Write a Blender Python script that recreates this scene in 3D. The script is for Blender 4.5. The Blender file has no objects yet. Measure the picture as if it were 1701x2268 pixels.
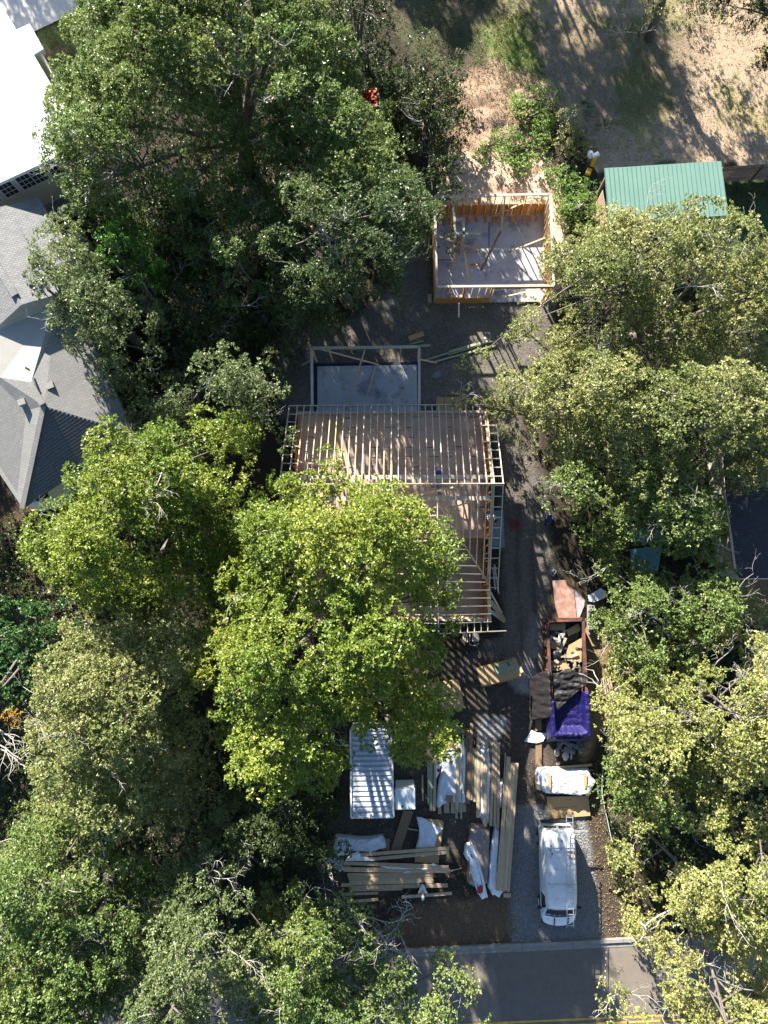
import bpy, bmesh, math, random
import numpy as np
from mathutils import Vector
rng = np.random.default_rng(7)
random.seed(11)
S = bpy.context.scene
COL = S.collection
R = math.radians

# ---------------------------------------------------------------- camera, sky, sun, exposure
F_PX, CX, CY, H = 1573.0, 850.5, 1134.0, 45.0        # photo focal length and centre in pixels, flying height in metres
NADIR = (885.0, 1313.0)                               # where the plumb line meets the picture
_d = np.array([NADIR[0]-CX, -(NADIR[1]-CY), -F_PX]); _d /= np.linalg.norm(_d)
_z = -_d
_x = np.array([1.0, 0, 0]); _x -= _x.dot(_z)*_z; _x /= np.linalg.norm(_x)
_y = np.cross(_z, _x)
RM = np.array([_x, _y, _z])                           # camera -> world
cam = bpy.data.cameras.new('camera'); camo = bpy.data.objects.new('camera', cam); COL.objects.link(camo)
from mathutils import Matrix
M4 = Matrix([list(RM[0])+[0], list(RM[1])+[0], list(RM[2])+[H], [0, 0, 0, 1]])
camo.matrix_world = M4
cam.sensor_fit = 'HORIZONTAL'; cam.sensor_width = 36.0; cam.lens = F_PX/1701.0*36.0
cam.clip_end = 3000; cam.clip_start = 0.5
S.camera = camo
S.render.resolution_x = 768; S.render.resolution_y = 1024

SUN_EL, SUN_AZ = R(25.2), R(-24.0)                    # azimuth from +Y towards +X
w = bpy.data.worlds.new('World'); S.world = w; w.use_nodes = True
nt = w.node_tree
sky = nt.nodes.new('ShaderNodeTexSky'); sky.sky_type = 'NISHITA'; sky.sun_disc = False
sky.sun_elevation = SUN_EL; sky.sun_rotation = SUN_AZ; sky.ozone_density = 3.0; sky.dust_density = .4
bg = nt.nodes['Background']; bg.inputs['Strength'].default_value = 0.062
nt.links.new(sky.outputs[0], bg.inputs[0])
sd = Vector((math.sin(SUN_AZ)*math.cos(SUN_EL), math.cos(SUN_AZ)*math.cos(SUN_EL), math.sin(SUN_EL)))
sl = bpy.data.lights.new('sun', 'SUN'); sl.energy = 5.0; sl.angle = R(0.55); sl.color = (1.0, 0.94, 0.84)
so = bpy.data.objects.new('sun', sl); COL.objects.link(so)
so.rotation_euler = (-sd).to_track_quat('-Z', 'Y').to_euler()
S.view_settings.view_transform = 'Standard'; S.view_settings.look = 'None'
S.view_settings.exposure = 1.95; S.view_settings.gamma = 1.0

# ---------------------------------------------------------------- picture pixels -> points in the place
def P(px, z=0.0):
    v = RM @ np.array([px[0]-CX, -(px[1]-CY), -F_PX])
    t = (z-H)/v[2]
    return Vector((v[0]*t, v[1]*t, z))
def PX(x, y, z=0.0):                                  # arrays of points -> pixels
    q = np.stack([x, y, np.zeros_like(x)+z-H], -1) @ RM
    return CX+F_PX*q[..., 0]/-q[..., 2], CY-F_PX*q[..., 1]/-q[..., 2]
def crop(x0, y0, s): return lambda x, y: (x0+x*s, y0+y*s)
D = crop(0, 0, 1.0253)
Z1 = crop(0, 0, .36166); Z2 = crop(0, 400, .36166); Z3 = crop(850, 0, .51296); Z4 = crop(900, 350, .27125)
Z5 = crop(600, 700, .33153); Z6 = crop(600, 900, .33153); Z7 = crop(1150, 1200, .33213); Z8 = crop(700, 1550, .27125)
V = crop(1050, 1650, .21251); RR = crop(700, 1950, .60338); Z10 = crop(1000, 1400, .24111); Z11 = crop(1250, 900, .27185)
Z12 = crop(950, 1600, .18983); Z13 = crop(720, 1600, .18987); S1 = crop(1250, 300, .12055); S2 = crop(1550, 330, .09102)
S3 = crop(1200, 1260, .12055); S5 = crop(850, 700, .18083); S6 = crop(1020, 1250, .09491); S7 = crop(1100, 0, .36227)
S8 = crop(0, 0, .15672); T1 = crop(900, 1480, .09644); T5 = crop(1300, 1500, .27131); T6 = crop(860, 1900, .09042)
U1 = crop(1040, 1080, .13261); U4 = crop(1240, 1330, .10401); U5 = crop(0, 380, .14464)
def PL(f, pts, z): return [P(f(*p), z) for p in pts]

# ---------------------------------------------------------------- materials
def mat(name, c1, c2=None, scale=3.0, rough=0.85, bump=0.0, bscale=20.0, spec=0.3, metal=0.0, c3=None, s3=1.0, t3=(.55, .7),
        rnd=0.0, stretch=None, alpha=1.0, attr=None, detail=5.0):
    m = bpy.data.materials.new(name); m.use_nodes = True
    n = m.node_tree.nodes; l = m.node_tree.links; b = n['Principled BSDF']
    b.inputs['Roughness'].default_value = rough; b.inputs['Metallic'].default_value = metal
    b.inputs['Specular IOR Level'].default_value = spec
    geo = n.new('ShaderNodeNewGeometry'); pos = geo.outputs['Position']
    if stretch:
        mp = n.new('ShaderNodeMapping'); mp.inputs['Scale'].default_value = stretch; l.new(pos, mp.inputs[0]); pos = mp.outputs[0]
    def noise(sc, det=detail):
        t = n.new('ShaderNodeTexNoise'); t.inputs['Scale'].default_value = sc; t.inputs['Detail'].default_value = det
        t.inputs['Roughness'].default_value = .65
        l.new(pos, t.inputs['Vector']); return t.outputs['Fac']
    c2 = c2 or tuple(x*0.75 for x in c1)
    mx = n.new('ShaderNodeMix'); mx.data_type = 'RGBA'
    rp = n.new('ShaderNodeMapRange'); rp.inputs[1].default_value = .3; rp.inputs[2].default_value = .7
    l.new(noise(scale), rp.inputs[0]); l.new(rp.outputs[0], mx.inputs['Factor'])
    mx.inputs['A'].default_value = (*c1, 1); mx.inputs['B'].default_value = (*c2, 1)
    out = mx.outputs['Result']
    if c3:
        m3 = n.new('ShaderNodeMix'); m3.data_type = 'RGBA'
        r3 = n.new('ShaderNodeMapRange'); r3.inputs[1].default_value = t3[0]; r3.inputs[2].default_value = t3[1]
        l.new(noise(s3), r3.inputs[0]); l.new(r3.outputs[0], m3.inputs['Factor'])
        l.new(out, m3.inputs['A']); m3.inputs['B'].default_value = (*c3, 1); out = m3.outputs['Result']
    if attr:
        at = n.new('ShaderNodeAttribute'); at.attribute_name = attr
        mm = n.new('ShaderNodeMix'); mm.data_type = 'RGBA'; mm.blend_type = 'MULTIPLY'; mm.inputs['Factor'].default_value = 1
        l.new(at.outputs['Color'], mm.inputs['A']); l.new(out, mm.inputs['B']); out = mm.outputs['Result']
    if rnd:
        oi = n.new('ShaderNodeObjectInfo'); hs = n.new('ShaderNodeHueSaturation')
        mr = n.new('ShaderNodeMapRange'); mr.inputs[3].default_value = 1-rnd; mr.inputs[4].default_value = 1+rnd
        l.new(oi.outputs['Random'], mr.inputs[0]); l.new(mr.outputs[0], hs.inputs['Value']); l.new(out, hs.inputs['Color']); out = hs.outputs['Color']
    l.new(out, b.inputs['Base Color'])
    if bump:
        bp = n.new('ShaderNodeBump'); bp.inputs['Strength'].default_value = 1.0; bp.inputs['Distance'].default_value = bump
        l.new(noise(bscale, 4), bp.inputs['Height']); l.new(bp.outputs[0], b.inputs['Normal'])
    if alpha < 1: b.inputs['Alpha'].default_value = alpha
    return m
M = {}
M['pine'] = mat('pine_lumber', (.50, .385, .25), (.42, .30, .185), 6, .8, rnd=.13, c3=(.22, .14, .08), s3=7, t3=(.66, .74))
M['pine_new'] = mat('framing_lumber', (.62, .50, .34), (.54, .40, .25), 6, .75, rnd=.10)
M['gray_pine'] = mat('weathered_framing', (.50, .46, .38), (.42, .37, .29), 6, .8, rnd=.10)
M['treated'] = mat('treated_lumber', (.33, .37, .25), (.27, .29, .19), 5, .8, rnd=.12)
M['brownwood'] = mat('brown_board', (.30, .20, .125), (.23, .15, .09), 5, .85, rnd=.12)
M['osb'] = mat('osb_sheathing', (.50, .36, .19), (.38, .25, .12), 14, .8, c3=(.28, .17, .08), s3=30, t3=(.5, .7))
M['osb_orange'] = mat('osb_orange', (.56, .27, .09), (.45, .20, .06), 12, .8, c3=(.30, .13, .04), s3=25, t3=(.55, .7))
M['redply'] = mat('red_stained_plywood', (.34, .20, .15), (.27, .13, .10), 2.2, .8, c3=(.46, .36, .31), s3=1.6, t3=(.5, .7))
M['concrete'] = mat('slab_concrete', (.46, .46, .47), (.36, .36, .38), 1.4, .8, c3=(.19, .19, .21), s3=.75, t3=(.52, .66), bump=.004, bscale=30)
M['curbconc'] = mat('curb_concrete', (.30, .28, .25), (.20, .185, .165), 3, .9, bump=.006, bscale=40)
M['drive'] = mat('driveway_concrete', (.55, .53, .50), (.48, .46, .43), 1.2, .9)
M['asphalt'] = mat('asphalt_old', (.215, .18, .145), (.17, .145, .115), 1.5, .9, bump=.006, bscale=60, c3=(.11, .10, .09), s3=.5)
M['asphalt2'] = mat('asphalt_patch', (.17, .145, .12), (.14, .12, .10), 2.5, .9, bump=.006, bscale=60)
M['yellow'] = mat('yellow_paint', (.62, .38, .05), (.5, .32, .06), 8, .7, c3=(.25, .2, .12), s3=14, t3=(.6, .75))
M['whitepaint'] = mat('white_paint', (.75, .75, .73), (.66, .66, .65), 5, .6)
M['white_roof'] = mat('white_metal_roof', (.82, .82, .82), (.78, .78, .78), 2, .45)
M['siding'] = mat('cream_siding', (.66, .63, .55), (.6, .57, .5), 2, .7)
M['glass'] = mat('window_glass', (.035, .04, .06), (.02, .025, .04), 2, .08, spec=.6)
M['deck'] = mat('grey_deck_boards', (.22, .225, .23), (.16, .165, .17), 3, .8)
M['black'] = mat('black_plastic', (.012, .012, .016), (.02, .02, .025), 6, .35, spec=.5)
M['rubber'] = mat('rubber', (.02, .02, .02), None, 6, .7)
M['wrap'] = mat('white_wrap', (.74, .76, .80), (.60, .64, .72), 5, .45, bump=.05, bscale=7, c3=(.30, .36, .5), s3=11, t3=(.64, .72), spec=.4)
M['wrap_clean'] = mat('white_wrap_plain', (.80, .81, .83), (.70, .73, .79), 4, .42, bump=.05, bscale=5, spec=.4)
M['brownwrap'] = mat('clear_wrap_over_brown', (.27, .21, .17), (.20, .16, .14), 3, .22, bump=.02, bscale=6, spec=.7, c3=(.42, .38, .36), s3=5, t3=(.62, .72))
M['blue_tarp'] = mat('blue_tarp', (.006, .004, .055), (.011, .008, .10), 3, .5, bump=.06, bscale=7, spec=.4)
M['black_tarp'] = mat('black_tarp', (.016, .015, .017), (.028, .025, .025), 4, .5, bump=.05, bscale=4)
M['rust'] = mat('rusty_steel', (.115, .06, .048), (.075, .045, .038), 4, .8, c3=(.22, .075, .055), s3=1.6, t3=(.5, .6), bump=.004)
M['green_roof'] = mat('green_metal_roof', (.23, .37, .30), (.20, .34, .27), .8, .4, spec=.45)
M['green_rib'] = mat('green_roof_rib', (.15, .29, .23), None, 2, .4)
M['teal'] = mat('teal_metal', (.13, .27, .29), (.09, .2, .22), 1.5, .5, c3=(.25, .33, .3), s3=1.2, t3=(.55, .65))
M['corr'] = mat('metal_with_groove_shade', (.42, .45, .50), (.34, .37, .42), 3, .4, spec=.5, c3=(.32, .35, .42), s3=5, t3=(.62, .75))  # grey-blue tone paints shade into the grooves between roof ribs
M['toilet'] = mat('pale_plastic', (.70, .76, .80), (.66, .72, .77), 3, .45)
M['fence'] = mat('weathered_fence', (.23, .17, .13), (.16, .12, .09), 6, .9, rnd=.1)
M['fence_pale'] = mat('pale_fence', (.55, .40, .29), (.46, .32, .22), 4, .85)
M['bark'] = mat('oak_bark', (.17, .145, .125), (.10, .085, .075), 4, .95, bump=.02, bscale=18)
M['deadwood'] = mat('dead_branch', (.42, .39, .36), (.33, .30, .27), 5, .9)
M['darkroof'] = mat('dark_shingles', (.055, .05, .055), (.04, .038, .042), 4, .9, c3=(.09, .08, .075), s3=9)
M['vanpaint'] = mat('white_van_paint', (.74, .76, .79), (.66, .68, .70), 2, .3, spec=.5, c3=(.48, .47, .45), s3=2.5, t3=(.58, .72))
M['chrome'] = mat('ladder_aluminium', (.62, .62, .62), (.55, .55, .55), 5, .35, metal=.6)
M['red'] = mat('red_plastic', (.42, .04, .05), (.32, .03, .04), 5, .5)
M['darkblue'] = mat('dark_blue_paint', (.02, .03, .09), (.03, .04, .13), 5, .4)
M['blue'] = mat('blue_fibreglass', (.04, .05, .30), (.03, .04, .24), 5, .5)
M['yel'] = mat('yellow_machine_paint', (.72, .42, .05), (.6, .34, .04), 5, .5)
M['block'] = mat('concrete_block', (.38, .37, .36), (.30, .29, .28), 9, .95)
M['rubble'] = mat('cement_rubble', (.22, .24, .25), (.13, .14, .15), 4, .95, bump=.05, bscale=9)
M['stone'] = mat('pale_stone', (.42, .41, .36), (.3, .3, .27), 6, .9)
M['skin'] = mat('skin', (.42, .26, .18), (.38, .23, .16), 5, .6)
M['shirt'] = mat('white_shirt', (.80, .81, .83), (.7, .72, .76), 8, .8, bump=.02, bscale=12)
M['jeans'] = mat('dark_trousers', (.03, .035, .055), (.045, .05, .075), 8, .9)
M['hair'] = mat('dark_hair', (.02, .016, .013), None, 9, .7)
M['green_mesh'] = mat('green_mesh', (.05, .10, .08), (.04, .08, .06), 4, .8)
M['pvc'] = mat('white_pipe', (.75, .77, .78), None, 4, .4)
M['slabedge'] = mat('blue_black_slab_edge', (.03, .032, .05), None, 4, .8)
M['litter'] = mat('leaf_litter', (.30, .19, .10), (.18, .12, .07), .8, .9, c3=(.42, .32, .18), s3=1.7)

# shingles: brick pattern in the roof plane
def shingle(name, a, b_, mortar, sc, rot):
    m = bpy.data.materials.new(name); m.use_nodes = True; n = m.node_tree.nodes; l = m.node_tree.links; b = n['Principled BSDF']
    b.inputs['Roughness'].default_value = .95
    g = n.new('ShaderNodeNewGeometry'); mp = n.new('ShaderNodeMapping'); mp.inputs['Rotation'].default_value = (0, 0, rot)
    l.new(g.outputs['Position'], mp.inputs[0])
    bt = n.new('ShaderNodeTexBrick'); bt.inputs['Color1'].default_value = (*a, 1); bt.inputs['Color2'].default_value = (*b_, 1)
    bt.inputs['Mortar'].default_value = (*mortar, 1); bt.inputs['Scale'].default_value = sc; bt.inputs['Mortar Size'].default_value = .035
    bt.inputs['Brick Width'].default_value = .55; bt.inputs['Row Height'].default_value = .28
    l.new(mp.outputs[0], bt.inputs['Vector'])
    t = n.new('ShaderNodeTexNoise'); t.inputs['Scale'].default_value = 1.3; t.inputs['Detail'].default_value = 6
    l.new(g.outputs['Position'], t.inputs['Vector'])
    mr = n.new('ShaderNodeMapRange'); mr.inputs[3].default_value = .86; mr.inputs[4].default_value = 1.14; l.new(t.outputs['Fac'], mr.inputs[0])
    hs = n.new('ShaderNodeHueSaturation'); l.new(mr.outputs[0], hs.inputs['Value']); l.new(bt.outputs['Color'], hs.inputs['Color'])
    l.new(hs.outputs[0], b.inputs['Base Color']); return m
M['shingle'] = shingle('grey_shingles', (.25, .25, .245), (.19, .19, .188), (.13, .13, .135), 2.1, R(-25))
M['shingle_lo'] = shingle('grey_shingles_low', (.27, .265, .25), (.23, .225, .215), (.18, .175, .165), 2.3, R(-25))
# subfloor sheets with printed marks
def subfloor():
    m = bpy.data.materials.new('subfloor_sheets'); m.use_nodes = True; n = m.node_tree.nodes; l = m.node_tree.links; b = n['Principled BSDF']
    b.inputs['Roughness'].default_value = .85
    g = n.new('ShaderNodeNewGeometry')
    bt = n.new('ShaderNodeTexBrick'); bt.inputs['Color1'].default_value = (.50, .35, .26, 1); bt.inputs['Color2'].default_value = (.42, .28, .20, 1)
    bt.inputs['Mortar'].default_value = (.12, .08, .06, 1); bt.inputs['Scale'].default_value = 1; bt.inputs['Mortar Size'].default_value = .006
    bt.inputs['Brick Width'].default_value = 2.44; bt.inputs['Row Height'].default_value = 1.22
    l.new(g.outputs['Position'], bt.inputs['Vector'])
    t = n.new('ShaderNodeTexNoise'); t.inputs['Scale'].default_value = 1.1; t.inputs['Detail'].default_value = 7
    l.new(g.outputs['Position'], t.inputs['Vector'])
    mr = n.new('ShaderNodeMapRange'); mr.inputs[3].default_value = .7; mr.inputs[4].default_value = 1.3; l.new(t.outputs['Fac'], mr.inputs[0])
    hs = n.new('ShaderNodeHueSaturation'); l.new(mr.outputs[0], hs.inputs['Value']); l.new(bt.outputs['Color'], hs.inputs['Color'])
    l.new(hs.outputs[0], b.inputs['Base Color']); return m
M['subfloor'] = subfloor()
M['cream'] = mat('cream_membrane', (.40, .38, .34), (.36, .34, .30), 1.5, .8)

# ---------------------------------------------------------------- mesh helpers
class MB:
    def __init__(s): s.v = []; s.f = []; s.mi = []
    def add(s, vs, fs, mi=0):
        o = len(s.v); s.v += [tuple(v) for v in vs]; s.f += [tuple(i+o for i in f) for f in fs]; s.mi += [mi]*len(fs)
    def box(s, c, d, rz=0.0, mi=0):
        c = Vector(c); x, y, z = d[0]/2, d[1]/2, d[2]/2; cs, sn = math.cos(rz), math.sin(rz)
        vs = [c+Vector((a*x*cs-b*y*sn, a*x*sn+b*y*cs, k*z)) for k in (-1, 1) for a, b in ((-1, -1), (1, -1), (1, 1), (-1, 1))]
        s.add(vs, [(3, 2, 1, 0), (4, 5, 6, 7), (0, 1, 5, 4), (1, 2, 6, 5), (2, 3, 7, 6), (3, 0, 4, 7)], mi); return s
    def beam(s, a, b, w, h, up=(0, 0, 1), mi=0):          # w across, h along "up"
        a = Vector(a); b = Vector(b); d = (b-a).normalized(); up = Vector(up)
        if abs(d.dot(up)) > .98: up = Vector((0, 1, 0))
        sx = d.cross(up).normalized(); u = sx.cross(d).normalized()
        vs = [p+sx*(i*w/2)+u*(j*h/2) for p in (a, b) for i, j in ((-1, -1), (1, -1), (1, 1), (-1, 1))]
        s.add(vs, [(0, 1, 2, 3), (7, 6, 5, 4), (0, 4, 5, 1), (1, 5, 6, 2), (2, 6, 7, 3), (3, 7, 4, 0)], mi); return s
    def prism(s, top, dz, mi=0, bot=None):
        n = len(top); top = [Vector(p) for p in top]; bot = bot or [p-Vector((0, 0, dz)) for p in top]
        s.add(top+bot, [tuple(range(n)), tuple(range(2*n-1, n-1, -1))]+[(i, n+i, n+(i+1) % n, (i+1) % n) for i in range(n)], mi); return s
    def tube(s, pts, rad, k=7, mi=0, cap=True):
        pts = [Vector(p) for p in pts]; rad = rad if isinstance(rad, (list, tuple)) else [rad]*len(pts); o = []
        for i, p in enumerate(pts):
            d = (pts[min(i+1, len(pts)-1)]-pts[max(i-1, 0)]).normalized()
            a = d.orthogonal().normalized() if i == 0 else (a_-d*a_.dot(d)).normalized()
            a_ = a; b = d.cross(a)
            o += [p+(a*math.cos(t*2*math.pi/k)+b*math.sin(t*2*math.pi/k))*rad[i] for t in range(k)]
        fs = [(i*k+j, i*k+(j+1) % k, (i+1)*k+(j+1) % k, (i+1)*k+j) for i in range(len(pts)-1) for j in range(k)]
        if cap: fs += [tuple(range(k-1, -1, -1)), tuple((len(pts)-1)*k+j for j in range(k))]
        s.add(o, fs, mi); return s
    def blob(s, c, r, sq=(1, 1, 1), n=8, jit=.15, mi=0):
        vs = []; fs = []
        for i in range(n//2+1):
            th = math.pi*i/(n//2)
            for j in range(n):
                q = 1+random.uniform(-jit, jit)
                vs.append(Vector(c)+Vector((math.sin(th)*math.cos(2*math.pi*j/n)*r*sq[0]*q, math.sin(th)*math.sin(2*math.pi*j/n)*r*sq[1]*q, math.cos(th)*r*sq[2]*q)))
        for i in range(n//2):
            for j in range(n): fs.append((i*n+j, (i+1)*n+j, (i+1)*n+(j+1) % n, i*n+(j+1) % n))
        s.add(vs, fs, mi); return s
    def build(s, name, mats, parent=None, smooth=False, bevel=0):
        me = bpy.data.meshes.new(name); off = Vector((0, 0, 0)); q = parent
        while q is not None: off = off+q.location; q = q.parent
        me.from_pydata([tuple(Vector(v)-off) for v in s.v], [], s.f); me.update()
        mats = mats if isinstance(mats, (list, tuple)) else [mats]
        for m in mats: me.materials.append(M[m] if isinstance(m, str) else m)
        if len(mats) > 1: me.polygons.foreach_set('material_index', s.mi)
        if smooth: me.shade_smooth()
        o = bpy.data.objects.new(name, me); COL.objects.link(o)
        if parent is None:                                 # put the origin at the base of the thing
            a = np.array(s.v); c = Vector((a[:, 0].mean(), a[:, 1].mean(), a[:, 2].min())); me.transform(Matrix.Translation(-c)); o.location = c
        else: o.parent = parent
        if bevel:
            bv = o.modifiers.new('bevel', 'BEVEL'); bv.width = bevel; bv.segments = 2; bv.limit_method = 'ANGLE'
        return o
def tag(o, label=None, cat=None, group=None, kind=None):
    if label: o['label'] = label
    if cat: o['category'] = cat
    if group: o['group'] = group
    if kind: o['kind'] = kind
    return o
def thing(name, label, cat, loc=(0, 0, 0), group=None):
    o = bpy.data.objects.new(name, None); COL.objects.link(o); o.location = loc; o.empty_display_size = .2
    return tag(o, label, cat, group)

# ---------------------------------------------------------------- ground sheet with its own soils, sand, gravel, grass and a painted patch of shade
def seg_dist(px, py, poly):
    d = np.full(px.shape, 1e9); ins = np.zeros(px.shape, bool); n = len(poly)
    for i in range(n):
        x1, y1 = poly[i]; x2, y2 = poly[(i+1) % n]; dx, dy = x2-x1, y2-y1
        t = np.clip(((px-x1)*dx+(py-y1)*dy)/(dx*dx+dy*dy+1e-9), 0, 1)
        d = np.minimum(d, np.hypot(px-x1-t*dx, py-y1-t*dy))
        c = ((y1 > py) != (y2 > py)) & (px < (x2-x1)*(py-y1)/(y2-y1+1e-12)+x1); ins ^= c
    return np.where(ins, d, -d)
def vnoise(x, y, s, seed=0):
    r = np.random.default_rng(seed); G = r.random((257, 257))
    def one(x, y):
        xi = np.floor(x).astype(int); yi = np.floor(y).astype(int); fx = x-xi; fy = y-yi
        fx = fx*fx*(3-2*fx); fy = fy*fy*(3-2*fy); a = G[xi % 256, yi % 256]; b = G[(xi+1) % 256, yi % 256]; c = G[xi % 256, (yi+1) % 256]; d = G[(xi+1) % 256, (yi+1) % 256]
        return (a*(1-fx)+b*fx)*(1-fy)+(c*(1-fx)+d*fx)*fy
    return (one(x/s, y/s)+.5*one(x/s*2.1+9, y/s*2.1+5)+.25*one(x/s*4.3+3, y/s*4.3+1))/1.75
def axis(lo, hi, st):
    a = list(np.arange(lo, hi+st, st)); left = []; q = st*2; v = lo
    while v > -500: v -= q; q *= 1.6; left.append(v)
    right = []; q = st*2; v = hi
    while v < 500: v += q; q *= 1.6; right.append(v)
    return np.array(left[::-1]+a+right)
gx, gy = axis(-30, 30, .16), axis(-30, 46, .16)
X, Y = np.meshgrid(gx, gy, indexing='ij')
px, py = PX(X, Y)
near = (np.abs(X) < 40) & (np.abs(Y-8) < 48)
px = np.where(near, px, 5000); py = np.where(near, py, 5000)
colr = np.zeros(X.shape+(3,)); colr[:] = (.045, .036, .026)
hgt = (vnoise(X, Y, 2.2, 3)-.5)*.10
N1, N2, N3 = vnoise(X, Y, 1.1, 1), vnoise(X, Y, 3.3, 2), vnoise(X, Y, .45, 5)
def zone(poly, c, soft=14, wob=40, amt=1.0, mixc=None, k=.5):
    global colr
    d = seg_dist(px, py, poly)+(N1-.5)*wob+(N3-.5)*wob*.5
    a = np.clip(d/soft+.5, 0, 1)[..., None]*amt
    c = np.array(c)*np.ones_like(colr)
    if mixc is not None:
        t = np.clip((N2*.6+N3*.4-k)/.12+.5, 0, 1)[..., None]; c = c*(1-t)+np.array(mixc)*t
    colr = colr*(1-a)+c*a; return a[..., 0]
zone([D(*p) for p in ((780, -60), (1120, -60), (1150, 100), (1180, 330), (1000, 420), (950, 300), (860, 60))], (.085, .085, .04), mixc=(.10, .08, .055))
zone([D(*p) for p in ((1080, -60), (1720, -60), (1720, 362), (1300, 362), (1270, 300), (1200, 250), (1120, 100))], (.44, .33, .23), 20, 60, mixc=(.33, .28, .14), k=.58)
zone([D(*p) for p in ((1060, 20), (1500, 20), (1480, 250), (1280, 300), (1180, 200))], (.24, .185, .125), 80, 60, mixc=(.14, .14, .06), k=.5)  # same yard soil darkened: tree shade painted into the colour
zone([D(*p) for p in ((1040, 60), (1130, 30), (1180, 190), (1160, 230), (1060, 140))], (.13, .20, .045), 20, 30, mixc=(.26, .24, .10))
zone([D(*p) for p in ((980, 170), (1080, 130), (1180, 170), (1180, 380), (980, 420))], (.42, .29, .20), 18, 50, mixc=(.30, .20, .14))
sand = zone([D(*p) for p in ((960, 340), (1040, 330), (1190, 340), (1215, 400), (1215, 640), (1190, 660), (930, 440), (960, 400))], (.66, .52, .38), 14, 35, mixc=(.54, .39, .27), k=.6)
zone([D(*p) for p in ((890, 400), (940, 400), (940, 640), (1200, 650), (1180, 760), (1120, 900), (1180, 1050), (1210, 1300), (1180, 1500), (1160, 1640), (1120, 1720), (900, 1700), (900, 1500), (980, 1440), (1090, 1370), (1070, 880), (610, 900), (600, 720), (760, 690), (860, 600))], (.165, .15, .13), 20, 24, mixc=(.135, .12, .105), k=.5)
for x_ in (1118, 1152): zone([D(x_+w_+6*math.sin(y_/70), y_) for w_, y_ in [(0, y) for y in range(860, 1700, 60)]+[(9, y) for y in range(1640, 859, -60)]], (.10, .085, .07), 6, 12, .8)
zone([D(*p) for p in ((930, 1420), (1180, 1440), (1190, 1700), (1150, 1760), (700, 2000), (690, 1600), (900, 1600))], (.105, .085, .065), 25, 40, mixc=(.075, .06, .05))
zone([D(*p) for p in ((1105, 1430), (1165, 1400), (1180, 1500), (1120, 1510))], (.36, .35, .34), 14, 60, .8)
zone([D(*p) for p in ((1030, 1540), (1060, 1535), (1090, 1580), (1060, 1620), (1035, 1600))], (.40, .40, .41), 14, 50, .8)
zone([D(*p) for p in ((1140, 1330), (1180, 1330), (1180, 1440), (1130, 1420))], (.30, .27, .23), 14, 50, .7)
zone([D(*p) for p in ((1100, 1745), (1260, 1745), (1290, 1880), (1310, 2040), (1100, 2045), (1090, 1900))], (.21, .21, .205), 14, 34, mixc=(.20, .20, .20))
zone([D(*p) for p in ((900, 1960), (1110, 1930), (1110, 2045), (760, 2060))], (.16, .105, .065), 30, 50, .85)
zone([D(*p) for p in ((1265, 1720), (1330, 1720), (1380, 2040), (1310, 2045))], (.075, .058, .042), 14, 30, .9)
zone([D(*p) for p in ((1560, 372), (1720, 372), (1720, 540), (1540, 560))], (.05, .075, .03), 6, 10)
zone([D(*p) for p in ((60, 60), (250, 0), (260, 240), (140, 240), (100, 120))], (.09, .13, .035), 14, 20, mixc=(.16, .11, .06), k=.6)
zone([D(*p) for p in ((1570, 1240), (1700, 1240), (1700, 1360), (1560, 1340))], (.24, .16, .10), 14, 20)
zone([D(*p) for p in ((1230, 1250), (1290, 1290), (1330, 1530), (1260, 1650), (1250, 1400))], (.26, .19, .10), 16, 30)
zone([D(*p) for p in ((-40, 1100), (80, 1100), (80, 1400), (-40, 1350))], (.10, .06, .04), 20, 50, .8)
hgt = hgt + sand*(vnoise(X, Y, .9, 8)-.35)*.30*(py < 425)
dig = np.clip(seg_dist(px, py, [D(*p) for p in ((990, 180), (1170, 150), (1190, 380), (1000, 400))])/60, 0, 1)
hgt = hgt + dig*(vnoise(X, Y, 1.0, 21)-.4)*.7
flat = np.clip(seg_dist(px, py, [(640, 720), (1250, 440), (1250, 700), (1120, 900), (1420, 2300), (600, 2300), (600, 900)])/60, 0, 1)
hgt = hgt*(1-.8*flat)
hgt = np.where(near, hgt, 0) - .03
nx_, ny_ = X.shape
me = bpy.data.meshes.new('ground')
co = np.stack([X, Y, hgt], -1).reshape(-1, 3)
idx = np.arange(nx_*ny_).reshape(nx_, ny_)
q = np.stack([idx[:-1, :-1], idx[1:, :-1], idx[1:, 1:], idx[:-1, 1:]], -1).reshape(-1, 4)
def np_mesh(me, co, q):
    k = q.shape[1]; me.vertices.add(len(co)); me.vertices.foreach_set('co', co.astype('f').ravel())
    me.loops.add(q.size); me.loops.foreach_set('vertex_index', q.astype('i').ravel())
    me.polygons.add(len(q)); me.polygons.foreach_set('loop_start', np.arange(0, q.size, k, dtype='i')); me.polygons.foreach_set('loop_total', np.full(len(q), k, 'i'))
    me.update(calc_edges=True)
np_mesh(me, co, q)
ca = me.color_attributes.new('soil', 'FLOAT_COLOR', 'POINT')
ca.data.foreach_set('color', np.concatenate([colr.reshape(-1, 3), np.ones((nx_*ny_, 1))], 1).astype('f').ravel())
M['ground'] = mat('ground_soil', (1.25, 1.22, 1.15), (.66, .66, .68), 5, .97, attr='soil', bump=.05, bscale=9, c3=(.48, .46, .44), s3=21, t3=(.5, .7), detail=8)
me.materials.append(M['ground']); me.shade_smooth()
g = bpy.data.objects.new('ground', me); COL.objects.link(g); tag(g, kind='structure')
from mathutils import noise as mnoise
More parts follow.
